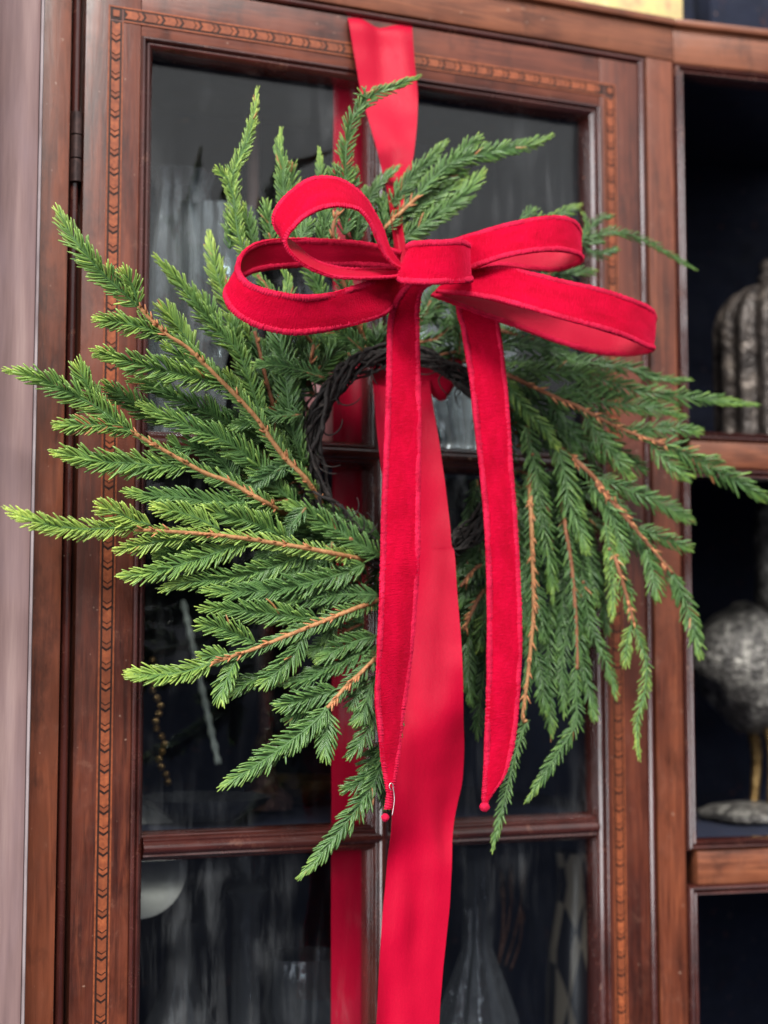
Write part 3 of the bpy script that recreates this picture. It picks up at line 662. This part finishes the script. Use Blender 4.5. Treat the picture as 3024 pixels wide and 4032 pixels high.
# back layer that closes the dense lower-right and left masses
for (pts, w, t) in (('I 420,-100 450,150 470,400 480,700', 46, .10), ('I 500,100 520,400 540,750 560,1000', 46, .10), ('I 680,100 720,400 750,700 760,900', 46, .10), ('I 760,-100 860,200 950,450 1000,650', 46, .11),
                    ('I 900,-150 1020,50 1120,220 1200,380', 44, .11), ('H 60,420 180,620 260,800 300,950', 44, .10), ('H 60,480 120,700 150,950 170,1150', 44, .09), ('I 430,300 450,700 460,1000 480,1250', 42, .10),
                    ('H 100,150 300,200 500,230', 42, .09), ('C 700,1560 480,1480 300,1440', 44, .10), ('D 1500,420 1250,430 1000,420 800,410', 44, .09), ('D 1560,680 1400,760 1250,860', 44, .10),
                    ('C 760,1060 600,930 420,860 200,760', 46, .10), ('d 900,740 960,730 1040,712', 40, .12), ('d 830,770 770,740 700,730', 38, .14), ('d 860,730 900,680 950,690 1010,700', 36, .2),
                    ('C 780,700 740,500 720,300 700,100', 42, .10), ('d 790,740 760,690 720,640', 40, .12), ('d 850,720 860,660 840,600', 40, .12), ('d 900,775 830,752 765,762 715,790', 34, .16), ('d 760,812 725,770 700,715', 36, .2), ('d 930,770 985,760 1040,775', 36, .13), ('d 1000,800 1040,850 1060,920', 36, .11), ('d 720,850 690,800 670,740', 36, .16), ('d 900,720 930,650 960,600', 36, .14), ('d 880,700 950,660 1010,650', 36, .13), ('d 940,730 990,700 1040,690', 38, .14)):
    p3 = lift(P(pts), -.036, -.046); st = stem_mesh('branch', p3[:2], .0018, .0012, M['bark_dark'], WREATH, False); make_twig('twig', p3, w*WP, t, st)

for (a0, a1, n_, rmax) in ((100, 150, 6, 640), (152, 250, 15, 830), (-80, -5, 12, 900), (252, 280, 4, 700), (0, 62, 9, 640)):
    for k in range(n_):
        a = radians(a0+(a1-a0)*(k+.5+rng.uniform(-.3, .3))/n_); r1 = rmax*rng.uniform(.78, 1.0); cv = rng.uniform(-.10, .10)
        pp_ = [(RCP[0]+rr*cos(a+cv*t*t), RCP[1]-rr*sin(a+cv*t*t)+(60*t*t if a1 < 0 else 0)) for t in np.linspace(0, 1, 5) for rr in (430+(r1-430)*t,)]
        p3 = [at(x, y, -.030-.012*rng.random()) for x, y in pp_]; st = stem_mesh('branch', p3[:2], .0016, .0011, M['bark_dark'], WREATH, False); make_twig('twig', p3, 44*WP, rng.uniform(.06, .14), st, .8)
for a in (62, 88, 112, 136, 158, 182, 206, 228):                 # short sprigs tucked over the ring
    a = radians(a); p3 = [at(RCP[0]+rr*cos(a+.25*(rr-430)/300), RCP[1]-rr*sin(a+.25*(rr-430)/300), -.066) for rr in (450, 530, 620, 700)]
    st = stem_mesh('branch', p3[:2], .0012, .0009, M['bark_dark'], WREATH, False); make_twig('twig', p3, 36*WP, rng.uniform(.12, .22), st)

# ------------------------------------------------------------------ ribbons
def strip(name, parent, T, B, front, back, flip=False, thick=.0007, nv=9, hem=0.0, step=.0028, ripple=.0, bow=0.0, hemmat=None, pinch=0.0, wave=0.0):
    """T, B: 3-D edge polylines of equal count"""
    n = max(12, int(np.linalg.norm(np.diff((np.array(T)+np.array(B))/2, axis=0), axis=1).sum()/step))
    T = catmull(T, n); B = catmull(B, n)
    t_ = unit(np.gradient((T+B)/2, axis=0)); wv = unit(B-T); N = unit(np.cross(t_, wv))*(-1 if flip else 1)
    rows = []
    for i in range(n):
        for j in range(nv):
            q = j/(nv-1); p = T[i]*(1-q)+B[i]*q
            tq = i/(n-1); pn = pinch*(math.exp(-tq/.10)+math.exp(-(1-tq)/.10))
            off = bow*(1-(2*q-1)**2)+ripple*mnoise.noise(Vector(p*45))+pn*sin(2*pi*1.4*q+.6)+wave*mnoise.noise(Vector((p[0]*22+q*1.5, 3.1, p[2]*15)))
            rows.append(p+N[i]*off)
    R = np.array(rows).reshape(n, nv, 3)
    Fv = R+N[:, None]*thick; Bv = R-N[:, None]*thick
    vs = np.vstack([Fv.reshape(-1, 3), Bv.reshape(-1, 3)]); o = n*nv
    fs, fm = [], []
    for i in range(n-1):
        for j in range(nv-1):
            a, b_, c, d = i*nv+j, i*nv+j+1, (i+1)*nv+j+1, (i+1)*nv+j
            fs.append((a, d, c, b_)); fm.append(0); fs.append((o+a, o+b_, o+c, o+d)); fm.append(1)
        for j in (0, nv-1):
            a, d = i*nv+j, (i+1)*nv+j; fs.append((a, d, o+d, o+a)); fm.append(0)
    for i in (0, n-1):
        for j in range(nv-1): a = i*nv+j; fs.append((a, a+1, o+a+1, o+a)); fm.append(0)
    ob = mesh_obj(name, vs, fs, [front, back], parent, 60, fm)
    mid = (T+B)/2; su = np.concatenate([[0], np.cumsum(np.linalg.norm(np.diff(mid, axis=0), axis=1))]); wid = np.linalg.norm(B-T, axis=1)
    uvv = np.stack([np.repeat(su, nv), (wid[:, None]*np.linspace(0, 1, nv)[None]).reshape(-1)], 1); uvv = np.vstack([uvv, uvv])
    ul = ob.data.uv_layers.new(name='ribbon'); li = np.zeros(len(ob.data.loops), np.int32); ob.data.loops.foreach_get('vertex_index', li)
    ul.data.foreach_set('uv', uvv[li].astype(np.float32).reshape(-1))
    if hem:
        for E, inw in ((T, 1), (B, -1)):
            base = E+wv*inw*hem*.62
            fine = catmull(base, n*4); Nf = catmull(N, n*4); Wf = catmull(wv, n*4)
            s = np.concatenate([[0], np.cumsum(np.linalg.norm(np.diff(fine, axis=0), axis=1))])
            ph = s/.0019*2*pi
            wob = np.sin(ph)*.00030+rng.normal(0, .00018, len(s))
            fine = fine+Nf*(.0003+wob)[:, None]+Wf*(rng.normal(0, .00022, len(s)))[:, None]
            v, f = [], []
            k = 8; tt = unit(np.gradient(fine, axis=0))
            for i in range(len(fine)):
                r = hem*(.72+.10*np.sin(ph[i]+1.3))
                for j in range(k):
                    a = 2*pi*j/k; v.append(fine[i]+Wf[i]*r*cos(a)+Nf[i]*(.0011+r*.16)*sin(a))
            f = [(i*k+j, i*k+(j+1) % k, (i+1)*k+(j+1) % k, (i+1)*k+j) for i in range(len(fine)-1) for j in range(k)]+[tuple(range(k)), tuple(range((len(fine)-1)*k, len(fine)*k))]
            mesh_obj('hem', v, f, hemmat or M['hem'], ob, 180)
    return ob
ZL = {'L': (800, 600, 1.843), 'R': (1500, 800, 1.3825), 'd': (0, 0, .5486)}
def edge(reg, L, dy):
    z = ZL[reg]; return [at(z[0]+x/z[2], z[1]+y/z[2], Y+dy) for (x, y, Y) in L]

BOW = tag(empty('velvet_bow'), 'crimson velvet bow with four loops and two long tails on the wreath', 'bow')
def loop(name, reg, rows, dT, dB, flip):
    return strip(name, BOW, edge(reg, [(r[0], r[1], r[4]) for r in rows], dT), edge(reg, [(r[2], r[3], r[4]) for r in rows], dB), M['velvet'], M['satin_back'], flip, hem=.0035, ripple=.0013, bow=.0006, pinch=.0014)
loop('loop', 'L', [(1440, 720, 1420, 850, -.112), (1200, 655, 1200, 835, -.102), (900, 630, 900, 832, -.095), (650, 622, 650, 838, -.093), (450, 640, 430, 862, -.098), (325, 692, 300, 905, -.108),
     (264, 785, 195, 965, -.124), (275, 870, 152, 1050, -.136), (350, 950, 212, 1162, -.145), (500, 1000, 380, 1267, -.151), (700, 1032, 650, 1325, -.154), (900, 1022, 900, 1298, -.152),
     (1100, 965, 1150, 1238, -.144), (1280, 900, 1330, 1170, -.132), (1450, 840, 1460, 1010, -.116)], -.006, .006, True)
loop('loop', 'L', [(1440, 850, 1460, 870, -.128), (1345, 690, 1335, 775, -.136), (1300, 560, 1262, 640, -.142), (1240, 440, 1205, 512, -.146), (1165, 320, 1140, 432, -.148), (1040, 215, 1060, 405, -.150), (900, 175, 950, 397, -.151),
     (760, 195, 840, 422, -.152), (630, 285, 740, 477, -.152), (535, 390, 665, 550, -.152), (505, 490, 622, 600, -.152), (565, 600, 600, 660, -.153), (660, 668, 640, 738, -.153), (760, 748, 750, 828, -.152), (900, 812, 900, 892, -.149), (1050, 838, 1050, 913, -.145),
     (1250, 842, 1250, 912, -.138), (1450, 835, 1450, 895, -.128)], .013, -.013, False)
loop('loop', 'R', [(330, 215, 340, 400, -.122), (480, 170, 500, 357, -.134), (650, 118, 650, 305, -.143), (820, 82, 810, 272, -.147), (960, 70, 960, 263, -.143), (1050, 95, 1055, 280, -.133), (1082, 150, 1092, 305, -.120),
     (1060, 190, 1070, 335, -.107), (960, 205, 960, 370, -.100), (800, 200, 800, 362, -.098), (600, 230, 640, 345, -.103), (400, 270, 420, 400, -.112)], .005, -.005, True)
loop('loop', 'R', [(380, 400, 300, 485, -.124), (520, 362, 480, 505, -.134), (660, 345, 640, 535, -.143), (830, 378, 810, 582, -.151), (1010, 422, 1000, 637, -.155), (1200, 465, 1190, 688, -.153), (1360, 518, 1340, 738, -.146), (1462, 565, 1440, 785, -.134),
     (1490, 620, 1482, 800, -.120), (1450, 650, 1440, 818, -.108), (1330, 640, 1330, 832, -.102), (1150, 600, 1150, 815, -.101), (950, 560, 950, 755, -.103), (750, 520, 750, 680, -.106), (520, 470, 520, 598, -.111), (330, 440, 270, 500, -.116)], .005, -.005, True)
loop('knot', 'R', [(230, 250, 110, 395, -.118), (155, 232, 88, 412, -.134), (170, 212, 118, 434, -.150), (250, 203, 220, 442, -.163), (350, 200, 345, 440, -.167), (430, 198, 445, 434, -.162), (474, 215, 490, 428, -.148), (470, 235, 470, 410, -.124)], .0, .0, True)
def tail(rows, Y0, Y1, flip=False):
    n = len(rows); Y = lambda i: Y0+(Y1-Y0)*min(1, i/3)
    return strip('tail', BOW, edge('d', [(r[0], r[1], Y(i)+(r[4] if len(r) > 4 else 0)) for i, r in enumerate(rows)], 0), edge('d', [(r[2], r[3], Y(i)-(r[4] if len(r) > 4 else 0)) for i, r in enumerate(rows)], 0),
                 M['velvet'], M['satin_back'], flip, hem=.0035, ripple=.0015, bow=.0012)
tl = tail([(905, 598, 940, 610, 0), (876, 616, 915, 625), (850, 652, 907, 652), (838, 700, 905, 700), (835, 796, 907, 796), (832, 900, 909, 900), (828, 1000, 908, 1000), (824, 1100, 907, 1100), (822, 1200, 906, 1200),
      (819, 1300, 901, 1290, -.004), (815, 1400, 892, 1395, -.006), (811, 1500, 880, 1495, -.007), (817, 1570, 868, 1568, -.006), (822, 1637, 861, 1640, -.003), (830, 1685, 853, 1690, 0), (836, 1720, 846, 1722), (834, 1748, 842, 1748)], -.150, -.112)
tr_ = tail([(985, 660, 1072, 672, 0), (989, 685, 1077, 697), (997, 713, 1080, 713), (1013, 812, 1093, 812), (1023, 900, 1100, 900), (1036, 1020, 1108, 1020), (1044, 1100, 1115, 1100), (1050, 1206, 1121, 1206), (1052, 1297, 1126, 1300), (1052, 1390, 1127, 1395),
      (1051, 1478, 1123, 1478), (1047, 1600, 1114, 1590), (1043, 1690, 1094, 1668), (1041, 1722, 1064, 1716), (1043, 1734, 1052, 1734)], -.104, -.106)
def knob(px_, py_, Y, r, parent):
    c = at(px_*1.8228, py_*1.8228, Y); vs, fs = [], []
    for i in range(9):
        for j in range(14):
            th, ph = pi*(i+.02)/8.04, 2*pi*j/14; d = np.array([sin(th)*cos(ph), sin(th)*sin(ph), cos(th)])
            vs.append(c+d*r*(1+.22*mnoise.noise(Vector(d*3.1+c*90))))
    fs = [(i*14+j, i*14+(j+1) % 14, (i+1)*14+(j+1) % 14, (i+1)*14+j) for i in range(8) for j in range(14)]
    return mesh_obj('end_knot', vs, fs, M['hem'], parent, 180)
knob(832, 1766, -.112, .0030, tl); knob(1047, 1743, -.106, .0038, tr_)
b = NB('bare_wire'); M['wire'] = b.done(b.bsdf((.6, .52, .52), .3, Metallic=.9))
wp = [at(x*1.8228, y*1.8228, -.117) for x, y in ((845, 1708), (841, 1700), (843, 1692), (848, 1694), (850, 1705), (852, 1725), (850, 1745), (847, 1762))]
A_, _ = resample(wp, .001); v, f = tube_geo(A_, .0004, 6); mesh_obj('wire', v, f, M['wire'], tl, 180)

SAT = tag(empty('satin_ribbon'), 'wide red satin ribbon draped over the door top to hang the wreath', 'ribbon')
def dstrip(name, rows, flip=True, bow=0.0, ripple=.0008, nv=13):
    return strip(name, SAT, [at(r[0]*1.8228, r[1]*1.8228, r[4]+(r[5] if len(r) > 5 else 0)) for r in rows], [at(r[2]*1.8228, r[3]*1.8228, r[4]-(r[5] if len(r) > 5 else 0)) for r in rows], M['satin'], M['satin'], flip, .00022, nv, 0, .004, ripple, bow, None, 0, .0058)
dstrip('front_band', [(750, 40, 889, 60, .004), (752, 50, 890, 70, -.0035), (762, 100, 894, 120, -.008), (785, 200, 901, 205, -.018), (806, 290, 899, 280, -.030), (820, 360, 892, 345, -.042), (834, 420, 878, 405, -.054), (842, 480, 868, 470, -.066), (848, 560, 880, 560, -.072),
                      (845, 640, 890, 640, -.074),
                      (842, 690, 896, 690, -.066)], True, .0015)
dstrip('wrap', [(790, 735, 800, 800, -.030), (830, 745, 850, 812, -.034), (890, 752, 905, 830, -.036), (950, 765, 950, 868, -.036), (1000, 775, 988, 822, -.034)], True, .002)
dstrip('tail', [(826, 742, 912, 742, -.026), (802, 785, 924, 785, -.030), (805, 830, 931, 830, -.044), (812, 890, 941, 890, -.060), (826, 1010, 957, 1010, -0.069), (838, 1120, 970, 1118, -0.071, 0.006), (842, 1176, 975, 1176, -0.072, 0.008), (846, 1200, 982, 1198, -0.073, 0.009), (850, 1290, 988, 1285, -0.075, 0.013), (853, 1380, 995, 1375, -0.077, 0.015),
                (854, 1450, 999, 1447, -0.079, 0.015), (852, 1530, 1001, 1528, -0.079, 0.008), (849, 1610, 999, 1607, -0.077, -0.008), (846, 1690, 994, 1687, -0.075, -0.015), (843, 1770, 985, 1768, -0.073, -0.011), (838, 1860, 977, 1860, -0.071), (828, 1980, 967, 1980, -0.069), (818, 2110, 957, 2110, -0.069), (808, 2260, 946, 2260, -0.069)], True, .0015)
xb0 = at(1309, 2000, .027)[0]
strip('back_band', SAT, [(xb0, .027, z) for z in (1.966, 1.80, 1.6, 1.4, 1.2, 1.0)], [(xb0+.047, .027, z) for z in (1.966, 1.80, 1.6, 1.4, 1.2, 1.0)], M['satin'], M['satin'], False, .00022, 9, 0, .006, .0008)
pt0, pt1 = at(750*1.8228, 40*1.8228, .004), at(889*1.8228, 60*1.8228, .004)
strip('door_top_fold', SAT, [tuple(pt0), (pt0[0], .003, 1.9692), ((pt0[0]+xb0)/2, .013, 1.9695), (xb0, .0265, 1.9690), (xb0, .0268, 1.9655)], [tuple(pt1), (pt1[0], .003, 1.9692), ((pt1[0]+xb0+.047)/2, .013, 1.9695), (xb0+.047, .0265, 1.9690), (xb0+.047, .0268, 1.9655)], M['satin'], M['satin'], True, .00022, 7, 0, .003)

# ------------------------------------------------------------------ things inside the cabinet
S1, S2, S0 = 1.6045, 1.2925, .94
def stand(px_, Y, z): p = at(px_, 2016, Y); return (p[0], Y, z)
VASE = [(.024, 0), (.026, .004), (.020, .012), (.018, .03), (.026, .07), (.034, .12), (.036, .17), (.030, .21), (.026, .235), (.031, .25), (.028, .25), (.023, .235), (.0, .23)]
GOB = [(.030, 0), (.030, .003), (.008, .010), (.0055, .03), (.008, .05), (.006, .07), (.010, .085), (.028, .11), (.034, .15), (.033, .19), (.031, .19), (.030, .15), (.0, .10)]
CST = [(.036, 0), (.036, .008), (.022, .016), (.012, .03), (.018, .045), (.009, .06), (.011, .11), (.009, .16), (.018, .175), (.014, .19), (.020, .20), (.020, .215), (.0, .215)]
o = lathe('crystal_vase', VASE, stand(690, .13, S1), M['crystal'], None, 64, 16, .06); tag(o, 'tall fluted crystal vase behind the upper left pane nearest the hinge', 'vase')
o = lathe('crystal_goblet', [(r*1.05, z*1.15) for r, z in GOB], stand(850, .12, S1), M['crystal'], None, 64, 14, .05); tag(o, 'stemmed cut crystal goblet behind the upper left pane', 'goblet')
o = lathe('candlestick', [(r, z*1.05) for r, z in CST], stand(985, .14, S1), M['smoke_crystal'], None, 40); tag(o, 'smoky glass candlestick behind the upper left pane', 'candlestick')
cs = stand(985, .14, S1)
o = lathe('taper_candle', [(.006, 0), (.006, .09), (.003, .094), (.0006, .104)], (cs[0], cs[1], S1+.2265), M['blush'], None, 20); tag(o, 'thin tan taper candle in the smoky glass candlestick', 'candle')
o = lathe('amber_finial', [(.010, 0), (.014, .10), (.010, .16), (.007, .165), (.010, .175), (.0115, .185), (.007, .205), (.001, .218)], stand(770, .22, S1), M['brass'], None, 24); tag(o, 'slim brass finial with amber tip behind the upper left pane', 'finial')
o = lathe('crystal_pitcher', [(r*1.15, z*.9) for r, z in VASE], stand(1180, .2, S1), M['smoke_crystal'], None, 64, 12, .07); tag(o, 'smoky crystal vase partly hidden behind the bow loops', 'vase')
o = lathe('fluted_vase', [(r*1.25, z*.8) for r, z in VASE], stand(1840, .10, S1), M['crystal'], None, 72, 18, .09); tag(o, 'grey fluted crystal vase seen through the wreath hole right of the tail', 'vase')
o = lathe('tall_vase', [(r*1.1, z*1.0) for r, z in VASE], stand(2090, .2, S1), M['smoke_crystal'], None, 64, 12, .06); tag(o, 'dim smoky vase behind the upper right pane', 'vase')
J = empty('pink_reflection_shape'); tag(J, 'pink and lemon shape standing in for a glass reflection in the wreath hole', 'reflection')  # solid shape added in place of a pink and yellow reflection on the pane
js = (at(1272, 1700, .075)[0], .075, S1)
lathe('foot', [(.015, 0), (.017, .002), (.017, .009), (.015, .011), (.0, .011)], js, M['lemon'], J, 32)
lathe('body', [(.013, .0112), (.0145, .016), (.016, .035), (.0155, .055), (.012, .075), (.011, .085), (.0, .085)], js, M['pink'], J, 32)
o = lathe('bronze_candlestick', [(r*.7, z*1.15) for r, z in CST], stand(1050, .16, S2+.0035), M['bronze'], None, 36); tag(o, 'dim reddish bronze candlestick behind the middle left pane', 'candlestick')
# twisted glass stick leaning inside the middle left pane
p0, p1 = at(860, 3010, .12), at(720, 2365, .17)
n = 60; pts = [p0+(p1-p0)*t for t in np.linspace(0, 1, n)]
v, f = tube_geo(pts, .0030*(1+.22*np.sin(np.arange(n)*1.25)), 8); o = mesh_obj('glass_icicle', v, f, M['ice'], None, 180); tag(o, 'pale twisted glass stick leaning behind the middle left pane', 'ornament')
GB = empty('bead_string'); tag(GB, 'string of small gold beads hanging behind the middle left pane', 'beads')
for k in range(17):
    c = at(600+14*sin(k*1.3)+k*3, 2600+k*30, .10); lathe('bead', [(.0002, -.0035), (.0025, -.0025), (.0036, 0), (.0025, .0025), (.0002, .0035)], tuple(c), M['brass'], GB, 10)
dish = stand(815, .10, S2+.0035)
o = lathe('glass_dish', [(.03, 0), (.032, .003), (.05, .012), (.056, .018), (.053, .018), (.048, .013), (.0, .004)], dish, M['smoke_crystal'], None, 48, 12, .03); tag(o, 'low clear glass dish on the shelf above the lower bar', 'dish')
o = lathe('amber_dish', [(.02, 0), (.024, .003), (.046, .016), (.050, .022), (.047, .022), (.0, .005)], stand(1160, .21, S2+.0035), M['brass'], None, 40); tag(o, 'shallow amber brass dish at the back of the middle shelf', 'dish')
# bottom row (stands on a shelf below the picture)
box('shelf', -.284, .269, .060, .329, .935, .951, M['shade_toned_wood'], CAB)
SB = .9515
o = lathe('dark_stand', [(.03, 0), (.03, .01), (.006, .015), (.006, .27), (.02, .28), (.0, .281)], (at(520, 3390, .1)[0], .115, SB), M['shade_toned_wood'], None, 24); tag(o, 'dark turned stand under the white saucer in the lower left corner', 'stand')
vs, fs = [], []
seg = 48
c0 = at(520, 3390, .10); nrm = unit(np.array([.25, -1, .3])); ua = unit(np.cross(nrm, [0, 0, 1])); va = np.cross(ua, nrm)
prof = [(.0, .0), (.024, .0005), (.034, -.003), (.047, -.007), (.048, -.0065), (.035, -.0015), (.025, .002), (.0, .002)]
for r, h in prof:
    for k in range(seg): vs.append(c0+ua*r*cos(2*pi*k/seg)+va*r*sin(2*pi*k/seg)-nrm*h)
fs = [(i*seg+k, i*seg+(k+1) % seg, (i+1)*seg+(k+1) % seg, (i+1)*seg+k) for i in range(len(prof)-1) for k in range(seg)]
o = mesh_obj('white_saucer', vs, fs, M['white'], None, 60); tag(o, 'small white china saucer propped up behind the lower left pane', 'saucer')
o = lathe('glass_column', [(.030, 0), (.030, .01), (.012, .02), (.011, .06), (.018, .07), (.012, .08), (.0125, .27), (.020, .28), (.012, .29), (.022, .305), (.021, .312), (.0, .312)], stand(980, .12, SB), M['smoke_crystal'], None, 40); tag(o, 'tall smoky glass column candlestick behind the lower left pane', 'candlestick')
o = lathe('clear_decanter', [(.03, 0), (.042, .01), (.044, .10), (.036, .15), (.014, .20), (.011, .24), (.016, .25), (.0, .25)], stand(730, .16, SB), M['smoke_crystal'], None, 56, 14, .05); tag(o, 'clear cut glass decanter at the bottom left corner pane', 'decanter')
o = lathe('silver_goblet', [(r*1.1, z*1.15) for r, z in GOB], stand(1210, .14, SB), M['smoke_crystal'], None, 48, 10, .04); tag(o, 'smoky glass goblet left of the ribbon behind the lower pane', 'goblet')
o = lathe('ribbed_carafe', [(.028, 0), (.040, .01), (.043, .09), (.034, .16), (.013, .22), (.011, .30), (.017, .31), (.0, .31)], stand(1870, .10, SB), M['smoke_crystal'], None, 56, 14, .06); tag(o, 'clear ribbed carafe right of the ribbon behind the lower pane', 'carafe')
o = lathe('harlequin_vase', [(.022, 0), (.030, .01), (.036, .10), (.032, .20), (.020, .26), (.024, .29), (.022, .29), (.0, .27)], stand(2270, .17, SB), M['harlequin'], None, 48); tag(o, 'tan and black harlequin diamond vase behind the lower right pane', 'vase')
REED = empty('dried_reeds'); tag(REED, 'dried tan reeds fanning up behind the lower right pane', 'reeds')
for (xa, ya, xb, yb) in ((1960, 3800, 2010, 3400), (1990, 3800, 2060, 3380), (1950, 3850, 1970, 3420), (2010, 3820, 2045, 3560)):
    a, c = at(xa, ya, .14), at(xb, yb, .17); pts = [a+(c-a)*t+np.array([.006*sin(t*3), 0, 0]) for t in np.linspace(0, 1, 14)]
    v, f = tube_geo(pts, np.concatenate([np.full(9, .0012), [.002, .003, .003, .002, .0006]]), 7); mesh_obj('reed', v, f, M['bronze'], REED, 180)
# right bay
def inbay(u, y, z): return Matrix.Rotation(radians(-7), 4, 'Z') @ Vector((u, y, 0)) + Vector((.2875, 0, z))
D0 = inbay(.164, .13, 1.6310)
DM = empty('pewter_dome'); tag(DM, 'ribbed arched pewter dome on the upper shelf of the side bay', 'dome')
Rd = .052
prof = [(Rd*1.05, 0), (Rd*1.05, .008), (Rd, .012)]+[(Rd, .012+.0185*k) for k in range(1, 7)]+[(Rd*cos(a), .124+Rd*1.0*sin(a)) for a in np.linspace(.1, 1.45, 9)]
lathe('dome', prof, tuple(D0), M['pewter_dark'], DM, 144, 14, .07)
lathe('finial', [(.008, 0), (.010, .006), (.005, .012), (.008, .02), (.001, .028)], (D0[0], D0[1], D0[2]+.1755), M['pewter_dark'], DM, 20)
lathe('base_ring', [(Rd*1.14, 0), (Rd*1.18, .003), (Rd*1.14, .007), (.01, .0075)], (D0[0], D0[1], D0[2]-.0001), M['pewter_dark'], DM, 64)
# bird
BIRD = empty('bird_statue'); tag(BIRD, 'mottled pewter bird statue standing on the middle shelf of the side bay', 'statue')
Bc = at(2985, 2640, .14); zsh = 1.2667
def sweep_ell(name, spine, mat, parent, seg=28):
    Pm = catmull([s[:3] for s in spine], 60); Rm = catmull([[s[3], s[4]] for s in spine], 60); T = unit(np.gradient(Pm, axis=0)); ax = np.array([0, 1., 0]); vs = []
    for i in range(60):
        b_ = unit(np.cross(T[i], ax)); c_ = np.cross(b_, T[i])
        for j in range(seg):
            a = 2*pi*j/seg; p = Pm[i]+b_*Rm[i][0]*cos(a)+c_*Rm[i][1]*sin(a); nz = mnoise.noise(Vector(p*70))*.0022
            vs.append(p+unit(p-Pm[i])*nz)
    fs = [(i*seg+j, i*seg+(j+1) % seg, (i+1)*seg+(j+1) % seg, (i+1)*seg+j) for i in range(59) for j in range(seg)]+[tuple(range(seg))[::-1], tuple(range(59*seg, 60*seg))]
    return mesh_obj(name, vs, fs, mat, parent, 180)
X, Yb_, Z_ = Bc
sweep_ell('body', [(X-.066, Yb_, Z_-.012, .004, .004), (X-.061, Yb_, Z_-.008, .031, .026), (X-.037, Yb_, Z_, .057, .044), (X-.005, Yb_, Z_+.004, .067, .050), (X+.025, Yb_, Z_+.018, .060, .046), (X+.034, Yb_, Z_+.052, .036, .034),
                   (X+.024, Yb_, Z_+.085, .021, .022), (X+.018, Yb_, Z_+.125, .017, .017), (X+.022, Yb_, Z_+.160, .018, .017), (X+.040, Yb_, Z_+.178, .017, .015), (X+.056, Yb_, Z_+.176, .008, .007), (X+.075, Yb_, Z_+.168, .002, .002)], M['pewter'], BIRD)
for s in (-1, 1):
    a, _ = resample([(X+.0, Yb_+.014*s, Z_-.050), (X+.006, Yb_+.014*s, Z_-.085), (X+.002, Yb_+.014*s, zsh+.016)], .004); v, f = tube_geo(a, np.linspace(.007, .004, len(a)), 10); mesh_obj('leg', v, f, M['brass'], BIRD, 180)
lathe('base', [(.050, 0), (.056, .004), (.056, .009), (.044, .015), (.02, .018), (.0, .018)], (X-.004, Yb_, zsh), M['pewter'], BIRD, 40, 5, .08)
# box on the cabinet top
pb = at(2620, 60, .10)
PB = empty('patterned_box'); tag(PB, 'yellow and red patterned box on top of the cabinet', 'box')
box('body', pb[0]-.115, pb[0]+.004, .07, .19, 2.0152, 2.10, M['paper'], PB, .010)
box('lid', pb[0]-.118, pb[0]+.007, .067, .193, 2.1005, 2.125, M['paper'], PB, .008)
